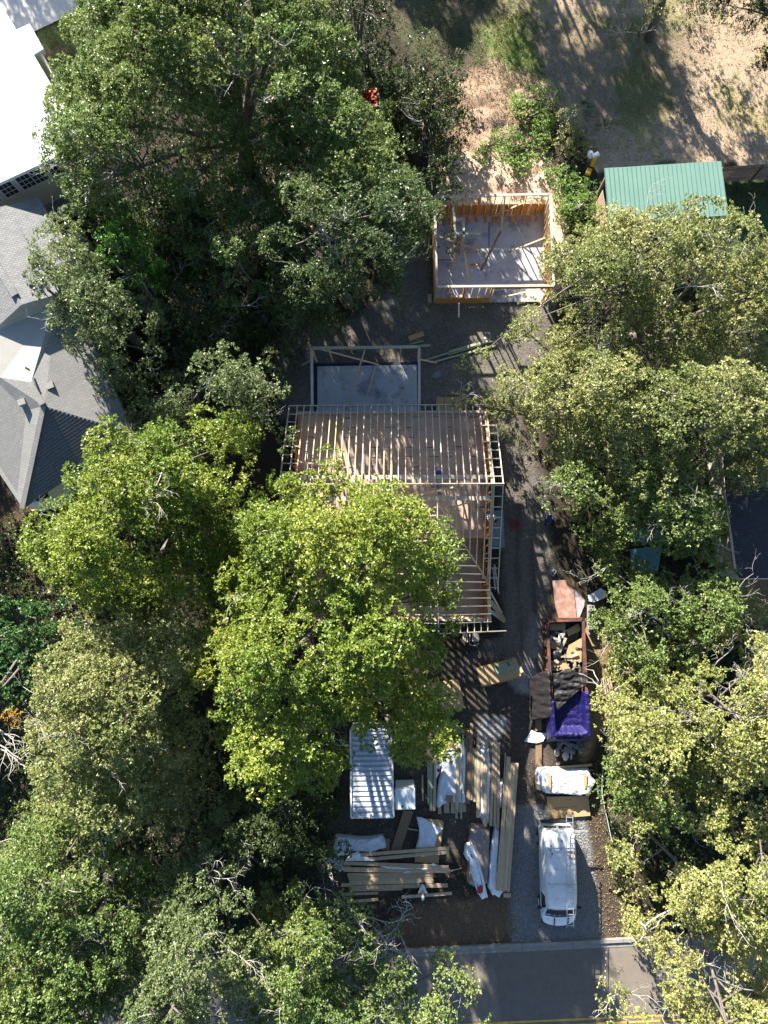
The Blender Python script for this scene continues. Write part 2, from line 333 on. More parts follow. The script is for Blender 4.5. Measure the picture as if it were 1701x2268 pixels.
# ================================================================= STREET
def sheet(name, pts, m, z, kind='structure', th=None):
    b = MB(); b.add([Vector((p[0], p[1], z)) for p in pts], [tuple(range(len(pts)))]); o = b.build(name, m); return tag(o, kind=kind)
rl, rr_ = P(RR(-900, 315)), P(RR(2600, 150)); 
ru = (rr_-rl).normalized(); rn = Vector((ru.y, -ru.x, 0))           # rn points away from the plots
sheet('road', [rl+rn*.2, rr_+rn*.2, rr_+rn*16, rl+rn*16], 'asphalt', .035)
a, b_ = P(RR(628, 262)), P(RR(1072, 232))
pz = [a, P(RR(664, 352)), P(RR(672, 420)), P(RR(690, 700)), P(RR(1066, 700)), P(RR(1070, 480)), b_]
for p_ in pz: p_ += rn*.12
sheet('road_patch', [tuple(p_) for p_ in pz], 'asphalt2', .041)
for dx in (0, .28):
    c0 = P(RR(600, 521)); 
    s_ = c0-ru*40+rn*dx; e_ = c0+ru*40+rn*dx
    sheet('road_marking', [s_, e_, e_+rn*.11, s_+rn*.11], 'yellow', .047)
for k in range(7):
    q0 = P(RR(1062-k*1.2, 258+k*23)); sheet('road_marking', [q0, q0+Vector((.07, 0, 0)), q0+Vector((.07, -.12, 0)), q0+Vector((0, -.12, 0))], 'whitepaint', .051)
mb = MB(); mb.beam(P(RR(1074, 236))+Vector((0, 0, .045)), P(RR(1070, 480))+Vector((0, 0, .045)), .03, .012); tag(mb.build('road_joint', 'black'), kind='structure')
mb = MB(); t_ = 0; 
k0 = rl+rn*0.0
for k in range(44):                                                   # curb cast in lengths with joints
    s_ = k0+ru*(k*3.0); e_ = k0+ru*(k*3.0+2.985)
    top = [s_-rn*.14, e_-rn*.14, e_+rn*.06, s_+rn*.06]; mb.prism([Vector((p.x, p.y, .15)) for p in top], .2)
    mb.prism([Vector((p.x, p.y, .055)) for p in (s_+rn*.06, e_+rn*.06, e_+rn*.34, s_+rn*.34)], .1)
tag(mb.build('curb', 'curbconc'), kind='structure')
# pale concrete driveway, top left
dv = PL(S8, [(-900, -700), (1060, -300), (1110, 60), (1088, 172), (510, 446), (300, 560), (-900, 900)], 0)
sheet('driveway', dv, 'drive', .07)

# ================================================================= GREY SHINGLED HOUSE AND WHITE-ROOFED HOUSE (left)
def roof_part(name, faces, m, parent, th=.16):
    b = MB()
    for f in faces: b.prism(f, th)
    return b.build(name, m, parent)
def walls_part(poly, zt, m, parent, name='wall'):
    b = MB(); b.prism([Vector((p[0], p[1], zt)) for p in poly], zt+.1); return b.build(name, m, parent)
def toward(p, c, d):
    v = Vector(c)-Vector(p); v.z = 0; return Vector(p)+v.normalized()*d

house = thing('shingled_house', 'grey shingled house with stepped gable and hip roofs at the left edge', 'house', P(D(20, 800)))
# upper block: gable roof whose cream gable wall faces the lower hip roof
ze, zr = 5.0, 6.5
A_ = P(Z2(235, 105), ze); Bc = P(Z2(566, 632), ze); G1 = P(Z2(130, 760), zr)
ridv = (A_-Bc); R1 = G1+ridv                                          # ridge parallel to the eave
west = G1*2-Bc; west.z = ze; W2 = west+ridv
ov = (A_-Bc).normalized()
roof_part('roof', [[A_, Bc, G1, R1]], 'shingle', house); roof_part('roof', [[R1, G1, west, W2]], 'shingle', house)
b = MB(); rv_ = (R1-G1); s_ = G1+rv_*.10+Vector((0, 0, .05)); e_ = G1+rv_*.85+Vector((0, 0, .05)); b.beam(s_, e_, .42, .09); b.build('ridge_vent', 'shingle', house)
q1, q2, q3, q4 = P(Z2(0, 915), 5.5), P(Z2(140, 815), 5.75), P(Z2(330, 760), 5.35), P(Z2(480, 720), 4.9)
roof_part('flashing', [[G1, q2, q1, west.lerp(G1, .45)]], 'cream', house, .1); roof_part('flashing', [[Bc, q4, q3, q2, G1]], 'cream', house, .1)
cen = (Bc+west+A_+W2)/4
walls_part([toward(A_, cen, .5), toward(Bc, cen, .5), toward(west, cen, .5), toward(W2, cen, .5)], ze-.2, 'siding', house)
# lower hip roof
z1, z2, z3 = 3.3, 6.0, 6.3
hA = P(Z2(330, 895), 5.1); hT = P(Z2(270, 1380), 5.3); hM = P(Z2(190, 1235), 5.4)
hL = P(Z2(300, 800), 4.9); 
sw = P(Z2(140, 2008), 3.6); se = P(Z2(820, 1545), 3.6); e2_ = P(Z2(640, 1200), 3.6)
wl = P(Z2(-200, 1500), 3.4); nl = P(Z2(-200, 1190), 5.2); cL = P(Z2(-250, 960), 5.2)
roof_part('roof', [[q1, q2, q3, hA, hM, P(Z2(0, 1205), 5.3), nl, cL]], 'cream', house, .12)
roof_part('roof', [[hA, q3, q4, P(Z2(640, 1150), 4.1), se, hT, hM]], 'shingle_lo', house, .12)
roof_part('roof', [[nl, P(Z2(0, 1205), 5.3), hM, hT, sw, wl]], 'shingle_lo', house, .12)
# the steep south hip, laid in stepped courses; shingle colour darkened for its shade
b = MB(); n = 22; seE = P(Z2(720, 1560), 3.2)
for i in range(n):
    t0, t1 = i/n, (i+1)/n
    a0, a1 = hT.lerp(sw, t0), hT.lerp(sw, t1); c0, c1 = hT.lerp(se, t0), hT.lerp(se, t1)
    up = Vector((0, 0, .045)); low = Vector((0, 0, .0))
    b.prism([a1+up, c1+up, c0+low, a0+low], .14)
b.build('roof', 'shaded_hip' if 'shaded_hip' in M else M.setdefault('shaded_shingle', mat('hip_slate', (.14, .14, .14), (.10, .10, .105), 6, .9)), house)
for (p0, p1) in ((hT, sw), (hM, hT)):
    b = MB(); b.beam(p0+Vector((0, 0, .05)), p1+Vector((0, 0, .07)), .3, .07); b.build('ridge_cap', 'shingle_lo', house)
b = MB(); b.beam(P(Z2(190, 1250), 5.78), P(Z2(262, 1370), 5.68), .35, .1); b.build('ridge_vent', 'shingle_lo', house)
for q in ((318, 1262), (145, 1362)):
    c = P(Z2(*q), 5.0); b = MB(); b.box(c+Vector((0, 0, .12)), (.42, .36, .3), R(20)); b.build('roof_vent', 'shingle_lo', house)
c = P(Z2(180, 1160), 5.6); b = MB(); b.tube([c, c+Vector((0, 0, .4))], .06); b.build('vent_pipe', 'black', house)
ctr = (sw+se+e2_+wl)/4
b = MB(); poly = [toward(sw, ctr, .7), toward(se, ctr, .7), toward(e2_, ctr, .6), P(Z2(330, 960), 0), P(Z2(-150, 1000), 0), toward(wl, ctr, .7)]
b.prism([Vector((p.x, p.y, 3.15)) for p in poly], 3.2); b.build('wall', 'siding', house)
b = MB(); bp = PL(Z2, [(180, 1985), (250, 2030), (600, 1900), (600, 1800), (330, 1890)], 1.2); b.prism(bp, .15); b.build('porch_deck', 'whitepaint', house)
b = MB(); b.box(P(Z2(255, 1935), 2.95), (.75, .3, .2), R(25)); b.build('gutter_box', 'black', house)

white = thing('white_roofed_house', 'house with bright white metal roof and a row of small-paned windows, top left', 'house', P(Z1(80, 600)))
zt = 6.2
W = [P(Z1(*p), zt) for p in ((525, 877), (450, 750), (205, 335), (265, 298), (180, 145), (100, 182), (0, 20), (-500, 20), (-700, 800), (-500, 1345), (0, 1118))]
roof_part('roof', [W], 'white_roof', white, .22)
cw = sum(W, Vector())/len(W)
SEp, S0 = P(Z1(525, 877), zt), P(Z1(-500, 1345), zt); eu = (SEp-S0).normalized(); en = Vector((eu.y, -eu.x, 0))   # outward (south-east) normal
if en.y > 0: en = -en
wp = [p - en*.5 if i in (0, 9, 10) else toward(p, cw, .45) for i, p in enumerate(W)]
walls_part(wp, zt-.23, 'siding', white)
# windows along the south-east wall
fw = SEp-en*.5
for k, q in enumerate(((-60, 1215), (52, 1160), (153, 1100), (232, 1060), (330, 1010), (420, 965))):
    c = P(Z1(*q), 4.85); d = (c-fw).dot(eu); c = fw+eu*d; c.z = 4.85
    def quad(cen, hw, hh, off, th, nm, m, par):
        b = MB(); o = cen+en*off
        b.prism([], 0) if 0 else None
        vs = [o+eu*(i*hw)+Vector((0, 0, j*hh))+en*k_ for k_ in (0, th) for i, j in ((-1, -1), (1, -1), (1, 1), (-1, 1))]
        b.add(vs, [(3, 2, 1, 0), (4, 5, 6, 7), (0, 1, 5, 4), (1, 2, 6, 5), (2, 3, 7, 6), (3, 0, 4, 7)]); return b.build(nm, m, par)
    wf = quad(c, .50, .66, .003, .05, 'window', 'whitepaint', white)
    quad(c, .40, .56, .056, .01, 'pane', 'glass', wf)
    b = MB()
    for i in (-1, 1): b.beam(c+eu*(i*.135)+en*.075+Vector((0, 0, -.56)), c+eu*(i*.135)+en*.075+Vector((0, 0, .56)), .025, .02, up=en)
    for j in (-.19, .19): b.beam(c+eu*-.40+en*.078+Vector((0, 0, j)), c+eu*.40+en*.078+Vector((0, 0, j)), .02, .03)
    b.build('glazing_bars', 'whitepaint', wf)
# glazed porch on the east side
b = MB(); q = [P(Z1(*p), 4.2) for p in ((205, 338), (245, 318), (330, 480), (300, 500))]; b.prism(q, .12); b.build('porch_roof', 'glass', white)
b = MB(); e = [P(Z1(*p), 4.3) for p in ((240, 318), (322, 480))]; b.beam(e[0], e[1], .22, .1)
for t in (.05, .38, .7, .97):
    c = e[0].lerp(e[1], t); c2 = P(Z1(205+110*t, 338+170*t), 4.3); b.beam(c, c2, .08, .06)
b.build('porch_rail', 'whitepaint', white)

dk = thing('timber_deck', 'grey boarded deck with white railing between the two left houses', 'deck', P(Z1(300, 1230)))
b = MB(); dpz = 2.2; poly = PL(U5, [(-300, 720), (300, 300), (820, 60), (1150, -150), (1330, 520), (830, 760), (700, 1400), (-200, 1300)], dpz)
b.prism(poly, .18); b.build('floor', 'deck', dk)
b = MB()
for (q0, q1) in (((1080, 490), (890, 580)), ((890, 580), (1050, 850))):
    a, c = P(U5(*q0), dpz+1.0), P(U5(*q1), dpz+1.0); b.beam(a, c, .14, .06)
    for t in np.linspace(0, 1, 9): m_ = a.lerp(c, t); b.beam(m_, m_-Vector((0, 0, .95)), .05, .05)
b.build('railing', 'whitepaint', dk)

# ================================================================= STUD FRAMES
def wall_frame(root, A, B, zb, zt, step=.406, name='stud', m='pine_new', plates=True, skip=None, pm='gray_pine', pw=.14, top_fn=None):
    """A, B: plan points of the wall line; every stud is a part of its own."""
    A = Vector((A[0], A[1], 0)); B = Vector((B[0], B[1], 0)); L = (B-A).length; u = (B-A)/L; nrm = Vector((u.y, -u.x, 0))
    if plates:
        b = MB(); b.beam(A+Vector((0, 0, zb+.02)), B+Vector((0, 0, zb+.02)), pw, .04); b.build('bottom_plate', m, root)
        if not top_fn: b = MB(); b.beam(A+Vector((0, 0, zt-.04)), B+Vector((0, 0, zt-.04)), pw, .08); b.build('top_plate', pm, root)
        else: b = MB(); b.beam(A+Vector((0, 0, top_fn(0))), B+Vector((0, 0, top_fn(L))), pw, .05)
    k = 0; n = int(L/step)
    for i in range(n+1):
        s = .02+i*(L-.04)/n
        if skip and skip(s, L): continue
        t = (top_fn(s) if top_fn else zt)-.082; c = A+u*s
        b = MB(); b.beam(c+Vector((0, 0, zb+.041)), c+Vector((0, 0, t)), .04, pw-.02, up=nrm) ; b.build(name, m, root)
    return A, B, u, nrm
def panel(root, A, u, s0, s1, z0, z1, off, m='osb_orange', name='sheathing'):
    nrm = Vector((u.y, -u.x, 0)); b = MB(); a = A+u*s0+nrm*off; c = A+u*s1+nrm*off
    b.beam(a+Vector((0, 0, (z0+z1)/2)), c+Vector((0, 0, (z0+z1)/2)), .012, z1-z0); return b.build(name, m, root)

# ---- small shed frame (top centre)
zs = 2.55
sTL, sTR, sBR, sBL = P(Z4(232, 312), zs), P(Z4(1176, 292), zs), P(Z4(1205, 1040), zs), P(Z4(248, 1048), zs)
sf = thing('shed_frame', 'small square timber stud frame on a concrete slab, open to the sky', 'shed frame', (sTL+sBR)/2-Vector((0, 0, zs)))
b = MB(); g0 = [Vector((p.x, p.y, .10)) for p in (sBL, sBR, sTR, sTL)]; b.prism(g0, .2); b.build('slab', 'concrete', sf)
b = MB()
cI = (sTL+sTR+sBR+sBL)/4
a = P(Z4(250, 832), .103); c = P(Z4(385, 832), .103); b.beam(a, c, .05, .004); b.build('slab_joint', 'slabedge', sf); b = MB(); c2 = P(Z4(675, 520), .103); d2 = P(Z4(675, 760), .103); b.beam(c2, d2, .05, .004)
b.build('slab_joint', 'slabedge', sf)
# north wall: lower sheathing only
A, B, u, nn = wall_frame(sf, sTL, sTR, .1, zs, .46)
for i in range(7): 
    L_ = (B-A).length; panel(sf, A, u, i*L_/7+.005, (i+1)*L_/7-.005, .1, 1.32, -.08)
b = MB(); q = A+u*(L_*.395); b.beam(Vector((q.x, q.y, .14)), Vector((q.x, q.y, zs-.08)), .16, .16); b.build('post', 'osb_orange', sf)
# east wall
A, B, u, nn = wall_frame(sf, sTR, sBR, .1, zs, .406); L_ = (B-A).length
for i in range(5): panel(sf, A, u, i*L_/5+.005, (i+1)*L_/5-.005, .1, 1.32, -.08)
A, B, u, nn = wall_frame(sf, sTL, sBL, .1, zs, .406); L_ = (B-A).length
for i in range(5): panel(sf, A, u, i*L_/5+.005, (i+1)*L_/5-.005, .1, 1.32, .08)
# south wall: window and door openings on the left, wide opening right
inset = Vector((0, -.0, 0))
A, B, u, nn = wall_frame(sf, sBL, sBR, .1, zs, .45, skip=lambda s, L: (.9 < s < 1.75) or s > L*.50, plates=False); L_ = (B-A).length
b = MB(); b.beam(A+Vector((0, 0, zs-.04)), B+Vector((0, 0, zs-.04)), .14, .08); b.build('top_plate', 'gray_pine', sf)
b = MB(); b.beam(A+u*(L_*.49)+Vector((0, 0, zs-.22)), B+Vector((0, 0, zs-.22)), .09, .26); b.build('header', 'osb_orange', sf)
b = MB(); b.beam(A+u*.9+Vector((0, 0, 1.05)), A+u*1.75+Vector((0, 0, 1.05)), .14, .05); b.build('window_sill', 'pine_new', sf)
panel(sf, A, u, 0, L_*.245, .1, .95, .08); panel(sf, A, u, L_*.25, L_*.475, .1, .95, .08)
for s in (.9, 1.75, L_*.48): b = MB(); b.beam(A+u*s+Vector((0, 0, .1)), A+u*s+Vector((0, 0, zs-.1)), .08, .12); b.build('trimmer', 'osb_orange', sf)
b = MB(); q = B-u*.25; b.beam(Vector((q.x, q.y, .1)), Vector((q.x, q.y, zs-.1)), .12, .12); b.build('trimmer', 'osb_orange', sf)
# interior partition and diagonal braces
pT, pB = P(Z4(385, 385), zs), P(Z4(385, 770), .1+0)
pa, pb = P(Z4(388, 380), zs), P(Z4(395, 700), zs)
wall_frame(sf, pa, P(Z4(398, 650), zs), .1, zs, .6, m='pine')
wall_frame(sf, P(Z4(400, 500), zs), P(Z4(478, 500), zs), .1, zs, .5, m='pine')
wall_frame(sf, P(Z4(468, 505), zs), P(Z4(468, 640), zs), .1, zs, .6, m='pine')
wall_frame(sf, P(Z4(405, 613), zs), P(Z4(612, 613), zs), .1, zs, .406, m='pine')
for p0, z0, p1, z1 in (((250, 635), 2.4, (655, 775), .2), ((1135, 650), 2.4, (830, 770), .2), ((805, 315), 2.6, (775, 600), 1.6), ((1110, 300), 2.5, (690, 480), .3),
                       ((1150, 1055), 2.4, (720, 1150), .2), ((1040, 780), .3, (1140, 950), 2.2), ((475, 770), 2.4, (515, 1030), .3), ((400, 780), 2.2, (385, 900), .3)):
    b = MB(); b.beam(P(Z4(*p0), z0), P(Z4(*p1), z1), .09, .04); b.build('brace', 'pine', sf)
b = MB(); b.beam(P(Z4(775, 590), 1.6), P(Z4(605, 920), .16), .14, .045); b.build('brace', 'brownwood', sf)
tag(sf)
def board(f, p0, p1, z, wd, h, m, label, grp=None, name='board', z1=None, cat='board'):
    b = MB(); b.beam(P(f(*p0), z-h/2), P(f(*p1), (z1 if z1 is not None else z)-h/2), wd, h)
    a = P(f(*p0), z-h); c = P(f(*p1), z-h)
    return tag(b.build(name, m), label, cat, grp)
bl = [(310, 512, 60), (355, 515, 60), (500, 505, 30), (570, 500, 60), (645, 505, 50), (710, 500, 80), (752, 502, 75), (862, 500, 80), (905, 495, 90), (960, 492, 85), (1008, 495, 70), (1058, 495, 90)]
for i, (x, y, r) in enumerate(bl):
    board(Z4, (x-7*math.cos(R(r)), y-24), (x+9*math.cos(R(r)), y+24), .145, .19, .04, 'osb_orange', 'short orange block of wood lying on the shed slab along its north wall', 'short wood blocks along the north wall of the shed slab', 'wood_block', cat='wood block')
board(Z4, (520, 872), (600, 868), .145, .16, .04, 'osb_orange', 'single orange offcut in the middle of the shed slab', None, 'wood_block', cat='wood block')
# crooked brick and stakes by the shed
b = MB(); b.beam(P(Z4(428, 1185), .9), P(Z4(428, 1300), .12), .10, .05); tag(b.build('white_post', 'whitepaint'), 'white post leaning against the south wall of the shed frame', 'post')
board(Z4, (190, 1110), (190, 1180), .08, .25, .05, 'pine', 'short pale plank on the dirt just left of the shed frame')

# ---- garage frame + slab
zg = 2.75
gTL, gTR, gBR, gBL = P(Z5(272, 212), zg), P(Z5(990, 204), zg), P(Z5(992, 632), zg), P(Z5(276, 640), zg)
gf = thing('garage_frame', 'open post-and-beam timber frame around a bluish concrete slab', 'garage frame', (gTL+gBR)/2-Vector((0, 0, zg)))
b = MB(); b.prism(PL(Z5, [(312, 665), (980, 660), (974, 325), (310, 337)], .22), .3); b.build('slab', 'concrete', gf)
b = MB(); b.prism(PL(Z5, [(285, 665), (1000, 660), (994, 305), (284, 318)], .10), .2); b.build('slab_edge', 'slabedge', gf)
for p0, p1 in ((gTL, gTR), (gTR, gBR), (gTL, gBL)):
    b = MB(); b.beam(p0-Vector((0, 0, .06)), p1-Vector((0, 0, .06)), .16, .13); b.build('beam', 'gray_pine', gf)
def lerp2(a, c, t): return a.lerp(c, t)
for p in (gTL, gTR, gTL.lerp(gTR, .16), gTL.lerp(gTR, .83), gTR.lerp(gBR, .97), gTL.lerp(gBL, .97)):
    b = MB(); b.beam(Vector((p.x, p.y, .1)), Vector((p.x, p.y, zg-.12)), .11, .11); b.build('post', 'pine_new', gf)
for f0, z0, f1, z1 in (((320, 218), 2.6, (720, 325), .25), ((628, 225), 2.6, (500, 628), .3), ((985, 288), 1.8, (1105, 312), .05), ((275, 290), 1.8, (205, 330), .05), ((700, 330), .5, (640, 540), .26)):
    b = MB(); b.beam(P(Z5(*f0), z0), P(Z5(*f1), z1), .09, .04); b.build('brace', 'pine_new', gf)
for q0, q1 in (((855, 478), (885, 482)), ((882, 462), (884, 482)), ((800, 598), (818, 580)), ((720, 605), (735, 598))):
    board(Z5, q0, q1, .26, .05, .035, 'brownwood', 'small dark offcut lying on the garage slab', 'dark offcuts on the garage slab', 'offcut', cat='offcut')
board(S5, (500, 545), (1290, 292), .10, .10, .05, 'treated', 'long pale green board, northern of the loose boards right of the garage frame')
board(S5, (800, 440), (1285, 300), .15, .16, .05, 'treated', 'widest pale green board on the loose boards right of the garage frame')
board(S5, (795, 475), (1335, 305), .10, .07, .05, 'pine', 'thin tan board between the green boards right of the garage frame')
board(S5, (625, 560), (1375, 357), .08, .11, .05, 'treated', 'long pale green board, southern of the loose boards right of the garage frame')
board(S5, (1225, 270), (1265, 268), .12, .14, .08, 'gray_pine', 'short grey block at the far end of the green boards')
board(S5, (305, 275), (488, 215), .10, .32, .03, 'osb', 'wide brown plank beside the top right corner of the garage frame')
board(S5, (318, 305), (480, 278), .08, .10, .03, 'brownwood', 'narrow brown strip next to the wide brown plank by the garage frame')
board(S5, (318, 345), (485, 302), .08, .09, .04, 'treated', 'short pale green board by the top right corner of the garage frame')
board(S5, (440, 368), (568, 358), .06, .18, .04, 'treated', 'stubby green board touching the top right corner post of the garage frame')
for k, (x0, x1) in enumerate(((1103, 1155), (1157, 1215), (1217, 1280))):
    b = MB(); b.prism(PL(Z5, [(x0, 640), (x1, 640), (x1+(2 if k < 2 else -10), 545), (x0+4, 540)], .05+.012*k), .03)
    tag(b.build('osb_sheet', 'osb'), ('left', 'middle', 'right')[k]+' sheet of brown board on the dirt at the back corner of the house frame', 'board sheet', 'brown board sheets behind the house frame')
b = MB(); b.prism(PL(S5, [(610, 690), (690, 665), (700, 740), (640, 780), (590, 750)], .04), .05); tag(b.build('flat_stone', 'rubble'), 'bluish flat slab of stone in the dirt right of the garage frame', 'stone')

# ---- main house frame
zE, zR, zF = 3.2, 6.0, .55
nW, nE = P(Z6(172, 42), zE), P(Z6(1442, 28), zE)
rW, rE = P(Z6(118, 525), zR), P(Z6(1480, 512), zR)
sE = P(Z6(1468, 1190), zE-.15)
xW, xE = (nW.x+rW.x)/2, (nE.x+rE.x+sE.x)/3
yN = (nW.y+nE.y)/2; yR = (rW.y+rE.y)/2; yS = sE.y; yB = P(Z6(1400, 1440), zE).y
hf = thing('house_frame', 'large unfinished timber house frame with bare rafters over plywood floor', 'house frame', ((xW+xE)/2, (yN+yB)/2, 0))
aN = (zR-zE)/(yN-yR); aS = (zR-zE)/(yR-yS)
zmain = lambda y: zE+(yN-y)*aN if y > yR else zE+(y-yS)*aS
V_ = lambda x, y, z: Vector((x, y, z))
b = MB(); b.prism([V_(xW, yB, zF), V_(xE, yB, zF), V_(xE, yN, zF), V_(xW, yN, zF)], .25); b.build('floor_deck', 'subfloor', hf)
zA = zE-.22; yA = P(Z6(1300, 880), zA).y                              # upper deck the rafters stand on
b = MB(); b.prism([V_(xW+.03, yA, zA), V_(xE-.03, yA, zA), V_(xE-.03, yN+.1, zA), V_(xW+.03, yN+.1, zA)], .2); b.build('upper_deck', 'subfloor', hf)
b = MB(); b.prism([V_(xW+.1, yB+.1, .3), V_(xE-.1, yB+.1, .3), V_(xE-.1, yN-.1, .3), V_(xW+.1, yN-.1, .3)], .4); b.build('foundation', 'block', hf)
# printed marks on the sheets
M['inkmark'] = mat('printed_ink', (.05, .045, .045), (.30, .22, .17), 9, .9)
rm = random.Random(4)
b = MB()
for j in range(10):
    for i in range(9):
        if rm.random() < .25: continue
        x = xW+.9+i*1.22+rm.uniform(-.3, .3); y = yN-.3-j*.61+rm.uniform(-.03, .03)
        b = MB(); b.box((x, y, zA+.003), (rm.uniform(.3, .6), rm.uniform(.05, .09), .002), rm.uniform(-.02, .02)); b.build('printed_mark', 'inkmark', hf)
# rafters: main roof, both slopes (the wing cuts some short at the valley)
wz = zE-.15; wR = 5.5; xR = xE-3.1; bW = (wR-wz)/(xE-xR)                # wing plane rises to the west
def y_valley(x):                                                        # where main south plane meets the wing plane
    if x < xR: x = xR
    return yS+((wz+bW*(xE-x))-zE)/aS
n = 29; ohN = .42
for i in range(n):
    x = xW+i*(xE-xW)/(n-1)
    b = MB(); b.beam(V_(x, yN+ohN, zE-ohN*aN), V_(x, yR, zR), .045, .18); b.build('rafter', 'gray_pine', hf)
    yv = y_valley(x)+.02 if x > xW+4 else yS-.4
    if x <= xR and x > xW+4: yv = y_valley(xR)
    if yv < yR-.2: b = MB(); b.beam(V_(x, yR-.002, zR), V_(x, yv, zmain(yv)), .045, .18); b.build('rafter', 'gray_pine', hf)
b = MB(); b.beam(V_(xW-.55, yR, zR-.02), V_(xE+.55, yR, zR-.02), .05, .26); b.build('ridge_beam', 'gray_pine', hf)
b = MB(); b.beam(V_(xW, yN, zE-.16), V_(xE, yN, zE-.16), .16, .08); b.build('top_plate', 'gray_pine', hf)
b = MB(); b.beam(V_(xW-.5, yN+ohN+.03, zE-ohN*aN), V_(xE+.1, yN+ohN+.03, zE-ohN*aN), .05, .20); b.build('fascia', 'gray_pine', hf)
b = MB(); b.beam(V_(xE, yS, wz+.02), V_(xR, y_valley(xR), wR), .06, .26); b.build('valley_rafter', 'pine', hf)
for y in (yR+.62, yR-.62): b = MB(); b.beam(V_(xW+.1, y, zR-1.45), V_(xE-.05, y, zR-1.45), .24, .04); b.build('runner_board', 'gray_pine', hf)
for i in range(2, n-1, 4):
    x = xW+i*(xE-xW)/(n-1)+.045; b = MB(); b.beam(V_(x, yR+2.4, zR-1.5), V_(x, yR-2.4, zR-1.5), .04, .14); b.build('collar_tie', 'gray_pine', hf)
# wing rafters
m_ = int((yS-yB)/.5)+2
y = yB
ys = [yB+i*.46 for i in range(40) if yB+i*.46 < y_valley(xR)-.1]
for y in ys:
    xe = xE+.05 if y < yS else xE-((y-yS)*aS)/bW
    zz = wz+bW*(xE-xe)
    b = MB(); b.beam(V_(xe, y, zz), V_(xR, y, wR), .045, .18); b.build('rafter', 'gray_pine', hf)
    b = MB(); b.beam(V_(xR-.05, y, wR), V_(xR-3.1, y, wz), .045, .18); b.build('rafter', 'gray_pine', hf)
b = MB(); b.beam(V_(xR-.025, yB-.55, wR), V_(xR-.025, y_valley(xR), wR), .05, .26); b.build('ridge_beam', 'gray_pine', hf)
b = MB(); b.beam(V_(xE, yB, wz-.14), V_(xE, yS, wz-.14), .20, .08); b.build('top_plate', 'gray_pine', hf)
# overhang ladders: fly rafters with lookouts
for x0, sg in ((xW, -1), (xE, 1)):
    xo = x0+sg*.5
    for ya, yb_ in ((yN+.1, yR), (yR, yS-.35)):
        if ya > yR and sg > 0: ya = yN-1.0
        if sg < 0 and ya > yR: ya = yN+.35
        b = MB(); b.beam(V_(xo, ya, zmain(ya)), V_(xo, yb_, zmain(yb_)), .045, .16); b.build('fly_rafter', 'gray_pine', hf)
    y = yN-.15 if sg < 0 else yN-1.02
    k = 0
    while y > yS-.2:
        z = zmain(y); inner = x0-sg*.42 if k % 2 == 0 else x0
        b = MB(); b.beam(V_(xo, y, z+.0), V_(inner, y, z+.0), .045, .13); b.build('lookout', 'gray_pine', hf)
        y -= .56; k += 1
# wing gable ladder
b = MB(); b.beam(V_(xE+1.0, yB-.55, wz-.55), V_(xR, yB-.55, wR), .045, .16); b.build('fly_rafter', 'gray_pine', hf)
x = xE-.15; k = 0
while x > xR:
    z = wz+bW*(xE-x); b = MB(); b.beam(V_(x, yB-.55, z), V_(x, yB+(.46 if k % 2 == 0 else 0), z), .045, .13); b.build('lookout', 'gray_pine', hf); x -= .42; k += 1
# walls (east gable wall reaches up to the rafters)
zr_ = lambda y: zmain(y)-.1
AE = V_(xE-.02, yN, 0); Lg = yN-yS
wall_frame(hf, (xE-.1, yN), (xE-.1, yA+.05), zA, 0, .45, top_fn=lambda s: zr_(yN-s), m='osb_orange', pw=.12)
wall_frame(hf, (xE-.1, yA), (xE-.1, yS), zF, 0, .45, top_fn=lambda s: zr_(yA-s), m='osb_orange', pw=.12)
b = MB(); b.beam(V_(xE-.08, yN, zE-.12), V_(xE-.08, yR, zR-.12), .12, .05); b.beam(V_(xE-.08, yR-.002, zR-.12), V_(xE-.08, yS, zE-.12), .12, .05); b.build('top_plate', 'pine_new', hf)
u = Vector((0, -1, 0))
for i in range(4): panel(hf, V_(xE-.02, yN, 0), u, i*Lg/4+.004, (i+1)*Lg/4-.004, zF, 1.75, -.0, 'osb_orange')
panel(hf, V_(xE-.02, yN, 0), u, 1.2, 5.2, zA, zA+.9, 0, 'osb_orange'); panel(hf, V_(xE-.02, yN, 0), u, 5.3, 8.3, zA, zA+.9, 0, 'osb_orange')
wall_frame(hf, (xW+.1, yN), (xW+.1, yS), zA, 0, .45, top_fn=lambda s: zr_(yN-s), m='osb_orange', pw=.12)
panel(hf, V_(xW+.02, yN, 0), u, .1, Lg-.1, zF, zA-.25, 0, 'osb_orange'); panel(hf, V_(xW+.02, yN, 0), u, 1.5, 7.5, zA, zA+.8, 0, 'osb_orange')
wall_frame(hf, (xE-.1, yS), (xE-.1, yB), zF, wz-.14, .45, m='osb_orange', plates=False, pw=.12)
for i in range(2): panel(hf, V_(xE-.02, yS, 0), u, i*(yS-yB)/2+.01, (i+1)*(yS-yB)/2-.01, zF, wz-.2, 0, 'osb_orange')
wall_frame(hf, (xW, yN-.08), (xE-.2, yN-.08), zF, zA-.22, .9, m='pine_new', pw=.12)
wall_frame(hf, (xW, yB+.1), (xE-.2, yB+.1), zF, wz-.1, .61, m='pine_new', pw=.12)
